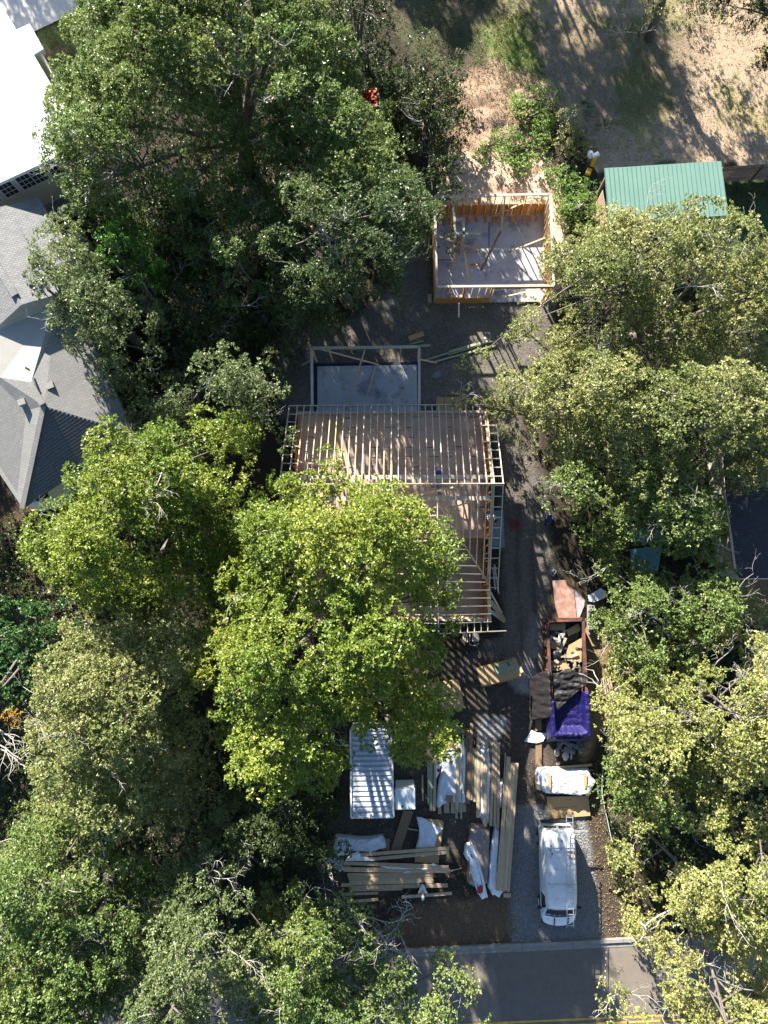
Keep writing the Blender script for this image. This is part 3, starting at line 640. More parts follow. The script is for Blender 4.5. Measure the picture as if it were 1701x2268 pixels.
# braces inside
for p0, z0, p1, z1 in (((190, 975), 4.4, (540, 1015), 3.1), ((1170, 690), 4.4, (1400, 615), 3.1), ((1000, 590), 3.2, (1240, 535), 4.0), ((1230, 885), 2.4, (1450, 840), .7), ((775, 265), 4.6, (800, 450), 3.1), ((560, 330), 3.1, (585, 260), 3.1)):
    f = Z6 if not (p0 == (190, 975)) else Z5
    b = MB(); b.beam(P(f(*p0), z0), P(f(*p1), z1), .09, .04); b.build('brace', 'pine_new', hf)
def flatb(f, pts, z, th, m, name, label, cat, group=None):
    b = MB(); b.prism(PL(f, pts, z), th); return tag(b.build(name, m), label, cat, group)
flatb(Z5, [(365, 680), (470, 690), (480, 880), (400, 895)], zA+.03, .02, 'osb', 'osb_sheet', 'loose brown sheet lying on the house floor, upper left under the rafters', 'board sheet')
flatb(Z5, [(575, 880), (600, 950), (585, 955), (560, 900)], zA+.03, .02, 'pine', 'plank', 'short pale plank on the floor in the middle of the house frame', 'plank')
flatb(Z5, [(785, 925), (805, 920), (812, 1060), (795, 1058)], zA+.04, .03, 'pine', 'plank', 'pale upright plank lying on the house floor above the runner boards', 'plank')
flatb(Z5, [(220, 935), (238, 915), (255, 935), (235, 955)], zA+.02, .02, 'black', 'floor_hatch', 'small dark opening in the house floor near its left wall', 'hatch')
# blue stepladder inside
def ladder(name, a, c, wd, rungs, m, rad, label, cat, side=None):
    t = thing(name, label, cat, a); a = Vector(a); c = Vector(c); d = (c-a).normalized(); sx = side or d.cross(Vector((0, 0, 1))).normalized()
    for s in (-1, 1): b = MB(); b.beam(a+sx*(s*wd/2), c+sx*(s*wd/2), rad*1.6, rad*2.4); b.build('rail', m, t)
    for i in range(rungs):
        p = a.lerp(c, (i+.6)/rungs); b = MB(); b.beam(p-sx*(wd/2-.001), p+sx*(wd/2-.001), rad*1.6, rad*1.2); b.build('rung', m, t)
    return t
t = ladder('stepladder', P(Z5(1122, 1050), zA+1.2), P(Z5(1140, 1195), zA+.08), .32, 6, 'blue', .025, 'blue stepladder standing inside the house frame under the ridge', 'ladder', Vector((1, 0, 0)))
b = MB(); a = P(Z5(1122, 1045), zA+1.22); b.box(a, (.36, .22, .05)); b.build('top_cap', 'blue', t)
# boards leaning out at the SE corner
for k, (p0, p1, wd, m) in enumerate((((685, 620), (965, 1130), .10, 'gray_pine'), ((700, 860), (1010, 1290), .26, 'pine'), ((660, 1060), (1035, 1335), .22, 'pine'), ((790, 0), (895, 690), .10, 'gray_pine'), ((770, 100), (810, 590), .12, 'gray_pine'))):
    board(S6, p0, p1, (2.6, 1.2, 1.1, .5, .4)[k], wd, .045, m, ('thin grey board propped against the lower right corner of the house frame', 'wide tan plank sloping down from the corner of the house frame, upper one', 'wide tan plank sloping down from the corner of the house frame, lower one',
          'grey board lying below the right overhang, farther from the wall', 'short grey board lying below the right overhang, close to the wall')[k], z1=(.2, .1, .15, .12, .1)[k])
# grey sheets beside the east wall
for k, (x0, x1, y0, y1, z) in enumerate(((360, 590, 380, 1010, .10), (365, 535, 440, 965, .25))):
    flatb(U1, [(x0, y1), (x1, y1), (x1-(10 if k else 25), y0), (x0+10, y0)], z, .14, M.setdefault('graysheet', mat('grey_sheets', (.25, .28, .31), (.2, .23, .26), 3, .8)), 'sheet_stack',
          ('wider lower stack of blue-grey sheets beside the right wall of the house frame', 'narrower upper stack of blue-grey sheets beside the right wall of the house frame')[k], 'sheet stack')
# red cord coil
b = MB(); c = P(U1(745, 620), .05)
for k in range(4):
    r_ = .30-.05*k; b.tube([c+Vector((math.cos(t)*r_*(1+.1*math.sin(3*t+k)), math.sin(t)*r_*1.2, .01*k)) for t in np.linspace(0, 6.3, 22)], .014, 5, cap=False)
b.tube([c+Vector((.3, 0, 0)), c+Vector((.5, .1, 0)), c+Vector((.7, -.1, 0))], .014, 5)
tag(b.build('cord_coil', 'red'), 'coiled red extension cord on the dirt right of the house frame', 'cord')
# dark blue cart
t = thing('hand_cart', 'dark blue hand cart with pale handles at the edge of the right-hand oak', 'cart', P(U1(1320, 520)))
b = MB(); b.prism(PL(U1, [(1250, 590), (1390, 590), (1385, 430), (1280, 430)], .55), .3); b.build('tray', 'darkblue', t)
for x in (1295, 1395): b = MB(); b.beam(P(U1(x, 430), .75), P(U1(x-15, 520), .6), .05, .05); b.build('handle', 'whitepaint', t)
for x in (1265, 1385): b = MB(); c = P(U1(x, 590), .2); b.tube([c, c+Vector((.08, 0, 0))], .2, 12); b.build('wheel', 'rubber', t)
b = MB(); 
for k, (x, c_) in enumerate(((60, 0), (100, 0), (150, 0), (210, 0))): b.box(P(S6(x, 1715), .4), (.14*.35, .5, .4))
tag(b.build('gas_rack', 'gray_pine'), 'row of short grey slats leaning at the lower edge of the house frame', 'slats')
t = thing('table_saw', 'small grey table saw standing below the wing end of the house frame', 'table saw', P(S6(330, 1750)))
b = MB(); b.box(P(S6(350, 1700), .85), (.42, .5, .06)); b.build('table_top', 'block', t)
b = MB(); b.box(P(S6(335, 1700), .89), (.10, .42, .02)); b.build('guide', 'pine', t)
for x, y in ((310, 1650), (400, 1650), (310, 1790), (400, 1790)): b = MB(); q = P(S6(x, y), .82); b.beam(q, Vector((q.x, q.y, 0)), .04, .04); b.build('leg', 'black', t)
b = MB(); c = P(S6(310, 1830), .4); b.tube([c+Vector((math.cos(a)*.28, math.sin(a)*.18, 0)) for a in np.linspace(3.3, 6.2, 9)], .02, 6); b.build('handle', 'whitepaint', t)

# ================================================================= GREEN-ROOFED SHED, FENCE, NEIGHBOURS (right)
t = thing('green_roofed_shed', 'open shed with ribbed green metal roof at the right', 'shed', P(D(1440, 420)))
q = [P(S2(0, 0), 0)]
gr = [P(Z3(952, 726), 3.3), P(Z3(1455, 695), 3.3), P(Z3(1486, 930), 2.8), P(Z3(972, 962), 2.8)]
b = MB(); b.prism(gr[::-1], .05); rf = b.build('roof', 'green_roof', t)
nr = 26
for i in range(nr+1):
    a_ = gr[0].lerp(gr[1], i/nr); c_ = gr[3].lerp(gr[2], i/nr); up = Vector((0, 0, .012)); b = MB()
    b.beam(a_+up, c_+up, .035, .024); b.build('roof_rib', 'green_rib', rf)
for k, (s, tt) in enumerate(((.04, .05), (.96, .05), (.96, .93), (.04, .93), (.5, .93), (.5, .05))):
    p = gr[0].lerp(gr[1], s).lerp(gr[3].lerp(gr[2], s), tt); b = MB(); b.beam(Vector((p.x, p.y, 0)), Vector((p.x, p.y, p.z-.07)), .13, .13); b.build('post', 'fence', t)
p = gr[3].lerp(gr[2], .96); 
b = MB(); b.beam(p+Vector((-.05, .1, -1.0)), p+Vector((-.9, .1, -.12)), .09, .09); b.build('brace', 'fence', t)
b = MB(); b.beam(gr[3]+Vector((.1, .12, -.12)), gr[2]+Vector((-.1, .12, -.12)), .06, .18); b.build('beam', 'fence', t)
a_, c_ = gr[0]+Vector((.12, -.9, 0)), gr[3]+Vector((.05, .25, 0)); a_.z = c_.z = 0; L_ = (c_-a_).length; nb = int(L_/.15)
b = MB()
for i in range(nb):
    p = a_.lerp(c_, (i+.5)/nb); b.box((p.x, p.y, 1.2), (.025, .135, 2.4), 0)
b.build('plank_wall', 'fence_pale', t)

def fence(name, pts, h, label, m='fence', mp='fence', step=2.4, sd=-1):
    t = thing(name, label, 'fence', pts[0])
    for i in range(len(pts)-1):
        a, c = pts[i], pts[i+1]; L = (c-a).length; u = (c-a)/L; nn = Vector((u.y, -u.x, 0))*sd; k = max(1, int(L/step)); b = MB(); n = int(L/.14)
        for j in range(n): p = a+u*(j+.5)*L/n; b.beam(p+Vector((0, 0, .03)), p+Vector((0, 0, h+random.uniform(-.015, .015))), .02, .128, up=u)
        b.build('boards', m, t); b = MB()
        for z in (.35, h-.35): b.beam(a+Vector((0, 0, z))+nn*.03, c+Vector((0, 0, z))+nn*.03, .04, .09)
        b.build('rail', m, t)
        for j in range(k+1): p = a+u*(L*j/k)+nn*.08; b = MB(); b.beam(p, p+Vector((0, 0, h+.05)), .09, .09); b.build('post', mp, t)
    return t
fa, fb = P(S2(540, 440), 1.8), P(S2(2600, 300), 1.8); fa.z = fb.z = 0
fence('wooden_fence', [fa, fb], 1.8, 'brown board fence running right from the green-roofed shed', sd=1)
fa, fb = P(U4(560, 250), 1.0), P(U4(1330, 2700), 1.0); fa.z = fb.z = 0
a, c = P(D(1560, 1000), 0), P(D(1560, 1010), 0)

nb = thing('dark_roofed_house', 'house with very dark roof and pale edge board behind the right-hand oaks', 'house', P(D(1680, 1150)))
zz = 3.4; dr = [P(Z11(1300, 380), zz), P(Z11(2400, 340), zz), P(Z11(2400, 1400), zz), P(Z11(1440, 1400), zz), P(Z11(1388, 1330), zz), P(Z11(1350, 1040), zz)]
b = MB(); b.prism(dr[::-1], .15); b.build('roof', 'darkroof', nb)
b = MB(); b.beam(P(Z11(1255, 400), zz+.02), P(Z11(1350, 1040), zz+.02), .12, .18); b.beam(P(Z11(1350, 1041), zz+.02), P(Z11(1386, 1330), zz+.02), .14, .18); b.build('fascia', 'fence_pale', nb)
b = MB(); b.prism([p+Vector((.5, 0, -.16)) for p in dr][::-1], 3.3); b.build('wall', 'siding', nb)
t = thing('teal_canopy', 'weathered teal metal canopy half hidden under the right-hand oak', 'canopy', P(Z11(660, 1200)))
zc = 2.1; 
for pts in ([(540, 1165), (800, 1130), (760, 1360), (545, 1365)], [(530, 980), (810, 1010), (800, 1110), (545, 1105)]):
    b = MB(); b.prism(PL(Z11, pts[::-1], zc), .06); b.build('roof', 'teal', t)
for q in ((555, 1350), (750, 1345), (545, 1000), (790, 1020)): b = MB(); p = P(Z11(*q), zc); b.beam(Vector((p.x, p.y, 0)), p-Vector((0, 0, .07)), .08, .08); b.build('post', 'black', t)
for k, q in enumerate(((232, 945, 1050), (290, 810, 930), (320, 845, 935), (345, 845, 940))):
    board(Z11, (q[0], q[1]), (q[0]+3, q[2]), .12, .12, .05, 'gray_pine', 'pale grey board showing under the edge of the right-hand oak', 'grey boards under the edge of the right-hand oak')

# small yellow machine with white hood
t = thing('garden_machine', 'small yellow machine with white hood beside the vines and the green-roofed shed', 'machine', P(S1(500, 520)))
b = MB(); b.beam(P(S1(590, 370), 1.15), P(S1(500, 560), .45), .26, .22); b.build('body', 'yel', t, bevel=.04)
b = MB(); b.blob(P(S1(480, 350), .95), .27, (.8, 1.1, .7), 10, .05); b.build('hood', 'wrap_clean', t, True)
b = MB(); b.beam(P(S1(520, 400), 1.0), P(S1(640, 330), 1.2), .3, .2); b.build('chute', 'whitepaint', t, bevel=.05)
b = MB(); b.box(P(S1(445, 670), .35), (.36, .42, .3), R(-20)); b.build('engine_cover', 'yel', t, bevel=.05)
b = MB(); b.beam(P(S1(440, 500), .7), P(S1(400, 640), .3), .12, .1); b.build('frame', 'black', t)
for q in ((400, 640), (500, 600)): b = MB(); c = P(S1(*q), .18); b.tube([c, c+Vector((.1, 0, 0))], .18, 12); b.build('wheel', 'rubber', t)
# orange net scrap in the dark trees
b = MB(); 
g_ = [P(D(782+i*4, 190+j*5), 5.2+random.uniform(-.25, .25)) for i in range(9) for j in range(9)]
b.add(g_, [(i*9+j, i*9+j+1, i*9+j+10, i*9+j+9) for i in range(8) for j in range(8) if random.random() < .75 or i == j])
tag(b.build('orange_net', M.setdefault('orange', mat('orange_net', (.38, .05, .03), None, 4, .6))), 'torn orange netting caught in the dark bushes near the top', 'netting')

# ================================================================= DUMPSTER AND ITS TARPS
zd = 1.55
dNW, dNE, dSE, dSW = P(Z7(186, 528), zd), P(Z7(426, 520), zd), P(Z7(462, 1282), zd), P(Z7(228, 1286), zd)
t = thing('dumpster', 'long rusty open-top dumpster full of construction scraps', 'dumpster', (dNW+dSE)/2-Vector((0, 0, zd)))
Z_ = Vector((0, 0, 1)); C4 = [dNW, dNE, dSE, dSW]; low = [Vector((p.x, p.y, .18)) for p in C4]; cc = (dNW+dNE+dSE+dSW)/4
for i in range(4):
    a, c = C4[i], C4[(i+1) % 4]; b = MB(); b.beam(Vector((a.x, a.y, .86)), Vector((c.x, c.y, .86)), .06, 1.36)
    k = max(1, int((c-a).length/.7))
    for j in range(k+1): p = a.lerp(c, j/k); o_ = (p-Vector((cc.x, cc.y, p.z))); e = (c-a).normalized(); nn = Vector((-e.y, e.x, 0)); nn = nn if nn.dot(o_) > 0 else -nn; b.beam(Vector((p.x, p.y, .2))+nn*.07, Vector((p.x, p.y, zd-.08))+nn*.07, .1, .1, up=e)
    b.build('side_panel', 'rust', t); b = MB(); b.beam(a, c, .16, .10); b.build('rim', 'rust', t)
b = MB(); b.prism([Vector((p.x, p.y, .3)) for p in C4][::-1], .15); b.build('floor', 'rust', t)
def inD(s, v, z): return Vector((0, 0, 0))+dNW.lerp(dNE, s).lerp(dSW.lerp(dSE, s), v)*1 + Vector((0, 0, z-zd))
# rubbish in the dumpster: separate sheets and pieces
rm = random.Random(9)
b = MB(); g_ = [[inD(i/14*.9+.05, j/18*.52+.01, .75+.22*rm.random()+.15*math.sin(i*.6)*math.sin(j*.5)) for j in range(19)] for i in range(15)]
for i in range(14):
    for j in range(18): b.add([g_[i][j], g_[i][j+1], g_[i+1][j+1], g_[i+1][j]], [(0, 1, 2, 3)])
tag(b.build('debris_heap', M.setdefault('debris', mat('debris', (.12, .11, .09), (.05, .05, .05), 6, .9, bump=.05, bscale=9))), 'dark mixed rubbish filling the bottom of the dumpster', 'debris', kind='stuff')
for k, (pts, z, m) in enumerate((([(200, 545), (310, 545), (305, 590), (205, 590)], 1.1, 'osb'), ([(310, 590), (395, 545), (412, 590), (330, 630)], 1.15, 'osb'), ([(330, 690), (418, 640), (415, 800), (300, 790)], 1.12, 'osb'),
        ([(215, 800), (300, 790), (345, 850), (220, 862)], 1.05, 'osb'), ([(235, 640), (290, 680), (250, 740), (205, 700)], 1.0, 'osb'))):
    flatb(Z7, pts, z, .015, m, 'osb_scrap', ('brown board scrap in the top left corner of the dumpster', 'tilted brown board scrap near the top right of the dumpster load', 'largest brown board scrap in the dumpster, along its right side', 'brown board scrap next to the black tarp in the dumpster', 'brown board scrap at the left middle of the dumpster load')[k], 'board scrap')
pale = M.setdefault('palewood', mat('pale_wood_scraps', (.36, .32, .25), (.26, .22, .17), 5, .8, rnd=.2))
for k in range(46):
    s, v = rm.uniform(.08, .92), rm.choice([rm.uniform(.04, .25), rm.uniform(.02, .46), rm.uniform(.3, .44)]); L = rm.choice([.1, .16, .24, .4]); b = MB(); b.box(inD(s, v, 1.16+rm.uniform(0, .1)), (L, rm.choice([.07, .09, .14]), .035), rm.uniform(0, 3.1))
    tag(b.build('wood_scrap', pale), 'small pale wood offcut lying in the dumpster', 'wood scrap', 'pale wood offcuts in the dumpster')
for k, (p0, p1, wd) in enumerate((((270, 735), (312, 640), .14), ((285, 640), (305, 585), .16), ((340, 765), (395, 745), .14), ((275, 610), (262, 690), .18))):
    board(Z7, p0, p1, 1.25, wd, .04, (pale, pale, 'pine_new', 'whitepaint')[k], ('longest pale board slanting across the dumpster load', 'short wide pale board near the top of the dumpster load', 'sunlit orange board at the right of the dumpster load', 'white broken board at the left of the dumpster load')[k])
b = MB(); b.blob(P(Z7(243, 755), 1.1), .42, (1, .8, .5), 12, .12); tag(b.build('rubbish_bag', 'black', smooth=True), 'black rubbish bag at the left side inside the dumpster', 'bag')
# red stained sheets
flatb(S3, [(195, 215), (445, 200), (470, 300), (590, 380), (640, 905), (265, 905)], .62, .03, 'redply', 'plywood_sheet', 'red-stained plywood sheet lying against the top end of the dumpster', 'board sheet')
flatb(S3, [(590, 370), (670, 400), (790, 580), (770, 700), (690, 900), (640, 905)], .55, .03, M.setdefault('palestain', mat('plaster_stained_board', (.5, .45, .46), (.25, .19, .18), 4, .9)), 'plywood_sheet', 'white-smeared plywood strip between the red sheet and the oak', 'board sheet')
flatb(S3, [(700, 900), (790, 730), (830, 700), (860, 905), (1000, 1420), (905, 1420)], .10, .06, 'brownwood', 'plank', 'brown plank standing along the right side of the dumpster', 'plank')
# tarps
def cloth(name, fn, nu, nv, m, label, cat, th=.015):
    b = MB(); vs = [fn(i/nu, j/nv) for i in range(nu+1) for j in range(nv+1)]
    b.add(vs, [(i*(nv+1)+j, (i+1)*(nv+1)+j, (i+1)*(nv+1)+j+1, i*(nv+1)+j+1) for i in range(nu) for j in range(nv)])
    o = b.build(name, m, smooth=True); s = o.modifiers.new('thickness', 'SOLIDIFY'); s.thickness = th; return tag(o, label, cat)
def bt(u_, v):                                            # blue: u across west->east incl. drops, v along north->south incl. drop
    s = -.18+u_*1.36; e = .60+v*.50
    top = zd+.15
    def prof(x): 
        if x < -.05: return top-(-x-.05)*6.8
        if x > 1.05: return top-(x-1.05)*6.8
        return top-.62*min(1, max(0, min(x, 1-x)-.05)*10)**.8
    z = prof(s)
    if e > 1.016: z = min(z, top-(e-1.016)*13) 
    elif 0 < s < 1: z = top-(top-z)*min(1, max(0, .985-e)*22)**.7
    sc = min(max(s, -.06), 1.06); ec = min(e, 1.03); ds = (s-sc)*.5; 
    w_ = abs(mnoise.noise(Vector((s*7, e*16, 1))))*.09+abs(mnoise.noise(Vector((s*19, e*40, 5))))*.03
    p = dNW.lerp(dNE, sc+ds).lerp(dSW.lerp(dSE, sc+ds), ec+(e-ec)*.8); nor = .55 if e < .72 - .12*s + .0 else 1
    return Vector((p.x, p.y, max(z+w_, .03)))
def bt2(u_, v):
    # cut the near edge on a slant so the black tarp overlaps it
    return bt(u_, max(v, 0)+(1-v)*(.24-.22*u_))
cloth('blue_tarp', bt2, 60, 46, 'blue_tarp', 'deep blue tarp draped over the lower end of the dumpster', 'tarp')
def kt(u_, v):
    s = -.50+u_*1.58; 
    n0 = .45+.02*math.sin(s*9); n1 = .98-.42*max(s, -.5)-.0 if s > -.1 else .98-.42*s+.10*(s+.1)
    n1 = .84-.27*s if s > 0 else .84+.25*s*(-1)*.55
    e = n0+(n1-n0)*v + (0.10*(-s) if s < 0 else 0)*(1-v)*1.2
    top = zd+.22
    if s < -.05: z = top-(-s-.05)*3.4; 
    elif s > 1.02: z = top-(s-1.02)*6
    else: z = top-.34*min(1, (min(s+.05, 1.02-s))*8)
    w_ = mnoise.noise(Vector((s*3, e*30, 9)))*.12+mnoise.noise(Vector((s*11, e*60, 2)))*.05
    p = dNW.lerp(dNE, s).lerp(dSW.lerp(dSE, s), e); return Vector((p.x, p.y, max(z+w_, .04)))
cloth('black_tarp', kt, 56, 30, 'black_tarp', 'crumpled dark tarp thrown across the middle of the dumpster', 'tarp')
flatb(Z10, [(735, 900), (790, 925), (885, 925), (840, 1005), (780, 1020), (670, 1005)], .18, .02, 'wrap_clean', 'white_sheet', 'small torn white sheet lying on the long brown plank', 'plastic sheet')
for k, (y0, y1) in enumerate(((385, 905), (907, 1430))):
    board(Z10, (800, y0), (800, y1+20), .10, .37, .05, 'brownwood', ('upper half of the long brown plank left of the dumpster', 'lower half of the long brown plank left of the wrapped bundle')[k], name='plank', cat='plank')
# cement heap and stones
b = MB(); c = P(Z10(1080, 1040), .0)
g_ = []
rm = random.Random(3)
for k in range(30): b.blob(c+Vector((rm.gauss(0, .38), rm.gauss(0, .35), .06)), rm.uniform(.07, .2), (1, 1, .6), 8, .25)
tag(b.build('rubble_heap', 'rubble'), 'low grey heap of broken cement at the foot of the dumpster', 'rubble', kind='stuff')
for k, (x, y, r_, sx, sy) in enumerate(((968, 1105, .22, .7, 1.2), (1048, 1140, .25, .8, 1.2), (1078, 1065, .13, 1, 1), (980, 1205, .14, 1, .9), (1010, 1020, .1, 1, 1), (1100, 1145, .12, .5, 1.4))):
    b = MB(); b.blob(P(Z10(x, y), .08), r_, (sx, sy, .4), 10, .12); tag(b.build('stone', 'stone'), ('flat pale stone left of the cement heap', 'largest flat pale stone below the cement heap', 'round pale stone on the cement heap', 'small white stone above the wrapped bundle', 'small pale stone at the corner of the blue tarp', 'narrow pale stone right of the largest one')[k], 'stone')
# cinder blocks
def block(c, rz, label, grp=None, stand=False):
    b = MB(); L, W_, Hh = .40, .20, .19; cs, sn = math.cos(rz), math.sin(rz)
    q = lambda x, y: Vector(c)+Vector((x*cs-y*sn, x*sn+y*cs, Hh/2))
    for x, w2 in ((-L/2+.02, .04), (0, .04), (L/2-.02, .04)): b.box(q(x, 0), (w2, W_-.066, Hh), rz)
    for y in (-W_/2+.016, W_/2-.016): b.box(q(0, y), (L, .032, Hh), rz)
    return tag(b.build('concrete_block', 'block'), label, 'concrete block', grp)
block(P(S3(207, 75)), R(55), 'grey hollow block on the dirt above the red sheet, left one'); block(P(S3(560, 80)), R(-50), 'grey hollow block on the dirt above the red sheet, right one')
block(P(S3(895, 700), .7), 0, 'top block of the pale stack right of the dumpster')
for k in range(4): block(P(S3(905, 790+95*k), .45), R(2), 'sunlit concrete block in the row right of the dumpster', 'sunlit blocks right of the dumpster')
b = MB(); b.prism(PL(S3, [(835, 660), (960, 650), (980, 900), (880, 1210), (845, 1000)], .42)[::-1], .42); tag(b.build('block_pallet', 'block'), 'pale pile of blocks under the oak edge right of the dumpster', 'block pile')
flatb(S3, [(850, 480), (920, 460), (1080, 350), (1230, 450), (1150, 540), (960, 615), (860, 590)], .75, .05, 'wrap', 'plastic_sheet', 'crumpled white plastic under the oak beside the pile of blocks', 'plastic sheet')
# pallet
t = thing('pallet', 'wooden pallet lying half under a bare branch right of the dumpster', 'pallet', P(U4(950, 1900)))
pa_, pb_, pc_, pd_ = P(U4(740, 1690), .14), P(U4(1085, 1610), .14), P(U4(1160, 2000), .14), P(U4(830, 2130), .14)
for i in range(7): p0 = pa_.lerp(pb_, (i+.5)/7); p1 = pd_.lerp(pc_, (i+.5)/7); b = MB(); b.beam(p0, p1, .09, .02); b.build('slat', 'fence_pale', t)
for v in (.05, .5, .95): b = MB(); b.beam(pa_.lerp(pd_, v)-Vector((0, 0, .055)), pb_.lerp(pc_, v)-Vector((0, 0, .055)), .09, .085); b.build('bearer', 'fence', t)

# ================================================================= OSB TABLE, SHEETS, BUNDLES, LUMBER
for k in range(5):
    flatb(Z10, [(230+k*3, 325+k*2), (585+k*5, 235+k*6), (640+k*2, 400+k*4), (275+k*10, 505-k*1)], .80-.03*k, .02, 'osb', 'osb_sheet', 'brown board sheet in the tidy stack left of the dumpster', 'board sheet', 'stacked brown sheets left of the dumpster')
b = MB(); b.prism([p for p in PL(Z10, [(250, 335), (575, 255), (620, 400), (290, 480)], .67)], .6); tag(b.build('stacked_boards', 'brownwood'), 'brown base block under the tidy stack of sheets left of the dumpster', 'stack base')
flatb(Z10, [(385, 315), (560, 265), (578, 345), (405, 397)], .87, .04, M['treated'], 'board_offcut', 'pale rectangular board on top of the tidy stack of sheets', 'board')
for k, (x, y) in enumerate(((415, 330), (522, 292))): b = MB(); b.box(P(Z10(x, y), .90), (.07, .24, .05), R(20)); tag(b.build('clamp', 'black'), ('left', 'right')[k]+' black clamp on the pale board of the tidy stack', 'clamp')
flatb(Z10, [(610, 325), (640, 318), (662, 365), (635, 378)], .75, .04, 'pine_new', 'wood_block', 'yellowish offcut at the right end of the tidy stack', 'wood block')
for k in range(3): flatb(T1, [(260+k*6, 375+k*10), (1150, 255+k*10), (1200+k*5, 290), (1340, 900+k*8), (330, 1000)], .55-.025*k, .02, 'osb', 'osb_sheet', 'large brown sheet under the tip of the yellow-green oak', 'board sheet', 'brown sheets under the tip of the yellow-green oak')
b = MB(); b.prism(PL(T1, [(300, 420), (1130, 300), (1290, 850), (360, 950)], .475), .45); tag(b.build('stacked_boards', 'brownwood'), 'brown support under the large sheets below the yellow-green oak tip', 'stack base')
b = MB(); b.blob(P(T1(735, 1400), .35), .36, (.8, 1.0, .8), 14, .06); tag(b.build('black_bag', 'black', smooth=True), 'black plastic bag above the white-wrapped lumber', 'bag')
for k, (p0, p1, wd) in enumerate((((920, 1180), (930, 1480), .22), ((500, 1280), (510, 1540), .25), ((950, 1405), (1280, 1410), .38))):
    board(T1, p0, p1, .5, wd, .05, 'brownwood', ('brown upright plank right of the black bag', 'brown upright plank left of the black bag', 'brown crosswise plank above the white-wrapped lumber')[k], name='plank', cat='plank')

def bundle(name, f, pts, h, m, label, cat, wr=.05, sub=10, z0=0.0, parent=None, edge=.75):
    pts = PL(f, pts, h+z0); n = len(pts); dense = []
    for i in range(n):
        for k in range(sub): dense.append(pts[i].lerp(pts[(i+1) % n], k/sub))
    c = sum(dense, Vector())/len(dense); N_ = len(dense); rr = random.Random(hash(label) % 999 if False else len(label)*7)
    rings = [(0.04, 1), (.15, 1), (.3, 1), (.43, 1), (.55, 1), (.65, 1), (edge, 1), (.84, .98), (.92, .9), (1.0, .55), (1.03, .25), (1.05, .0)]; vs = []
    ph = [rr.uniform(0, 6) for _ in range(6)]
    for s, zf in rings:
        for i, p in enumerate(dense):
            a = i/N_*2*math.pi; r_ = 1+(0 if s < .9 else wr*.9*mnoise.noise(Vector((math.cos(a)*2.2+ph[0], math.sin(a)*2.2, 0)))+wr*.35*mnoise.noise(Vector((math.cos(a)*7, math.sin(a)*7, ph[1]))))
            q = c+(p-c)*s*r_; q.z = z0+max(h*zf+(wr*1.3*mnoise.noise(Vector((q.x*2.6, q.y*2.6, ph[2])))+wr*.6*mnoise.noise(Vector((q.x*8, q.y*8, ph[3]))) if zf > .5 else 0), .01 if z0 < .1 else 0); vs.append(q)
    b = MB(); K = len(rings)
    b.add(vs+[Vector((c.x, c.y, z0+h))], [(k*N_+i, (k+1)*N_+i, (k+1)*N_+(i+1) % N_, k*N_+(i+1) % N_) for k in range(K-1) for i in range(N_)]+[(K*N_, i, (i+1) % N_) for i in range(N_)])
    o = b.build(name, m, parent, smooth=True)
    return tag(o, label, cat) if parent is None else o
PLN = 'pale boards in the upright lumber pile'; PLT = 'pale boards in the tall right-hand lumber stack'; PLE = 'pale boards in the sideways lumber pile'
def pile(f, rows, grp, lab, h=.05):
    for p0, p1, wd, z, m in rows: board(f, p0, p1, z, wd, h, m, lab, grp, name='lumber_board', cat='board')
# upright pile
pile(Z12, [((30, 440), (22, 1030), .17, .25, 'treated'), ((-5, 440), (-2, 950), .15, .25, 'treated')], 'greenish boards at the left edge of the upright pile', 'greenish board at the left edge of the upright lumber pile')
pile(Z12, [((75, 430), (62, 1030), .17, .27, 'pine'), ((125, 960), (127, 1068), .19, .12, 'pine'), ((205, 900), (207, 1055), .33, .15, 'pine'), ((282, 900), (280, 1060), .25, .15, 'pine'), ((350, 800), (352, 1048), .2, .15, 'pine'), ((405, 180), (412, 1046), .22, .2, 'pine'),
     ((337, 275), (325, 1015), .18, .62, 'pine'), ((575, 125), (572, 1110), .18, .42, 'pine'), ((612, 390), (662, 1212), .17, .48, 'pine'), ((668, 222), (655, 1205), .17, .54, 'pine'),
     ((712, 182), (722, 1206), .14, .40, 'brownwood'), ((760, 222), (722, 1208), .17, .52, 'pine'), ((785, 225), (766, 1216), .15, .50, 'pine'), ((812, 236), (805, 1228), .18, .46, 'pine')], PLN, 'pale pine board in the upright lumber pile left of the plank')
pile(Z12, [((452, 90), (428, 960), .16, .36, 'brownwood'), ((500, 8), (457, 945), .19, .42, 'brownwood'), ((515, 290), (492, 905), .16, .38, 'brownwood'), ((540, 300), (535, 925), .15, .34, 'treated'), ((500, 480), (515, 915), .14, .32, 'brownwood')], 'brown boards in the middle of the upright pile', 'brown board in the middle of the upright lumber pile')
pile(Z12, [((398, 140), (376, 1128), .09, .66, 'treated'), ((330, 140), (322, 1120), .15, .2, 'treated')], 'thin green boards over the white wrap', 'thin greenish board lying over the white-wrapped lumber')
board(Z8, (868, 612), (872, 825), .10, .10, .05, 'pine', 'single narrow board on the dirt between the portable toilet and the upright pile')
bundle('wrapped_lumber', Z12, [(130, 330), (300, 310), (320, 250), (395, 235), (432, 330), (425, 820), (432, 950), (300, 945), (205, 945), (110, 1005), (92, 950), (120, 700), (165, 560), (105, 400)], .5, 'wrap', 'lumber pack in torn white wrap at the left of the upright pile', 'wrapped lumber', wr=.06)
bundle('wrap_end', Z12, [(140, 130), (270, 135), (285, 200), (330, 240), (170, 235), (95, 250), (100, 190)], .45, 'wrap', 'crumpled white plastic at the top end of the wrapped lumber', 'plastic wrap', wr=.12)
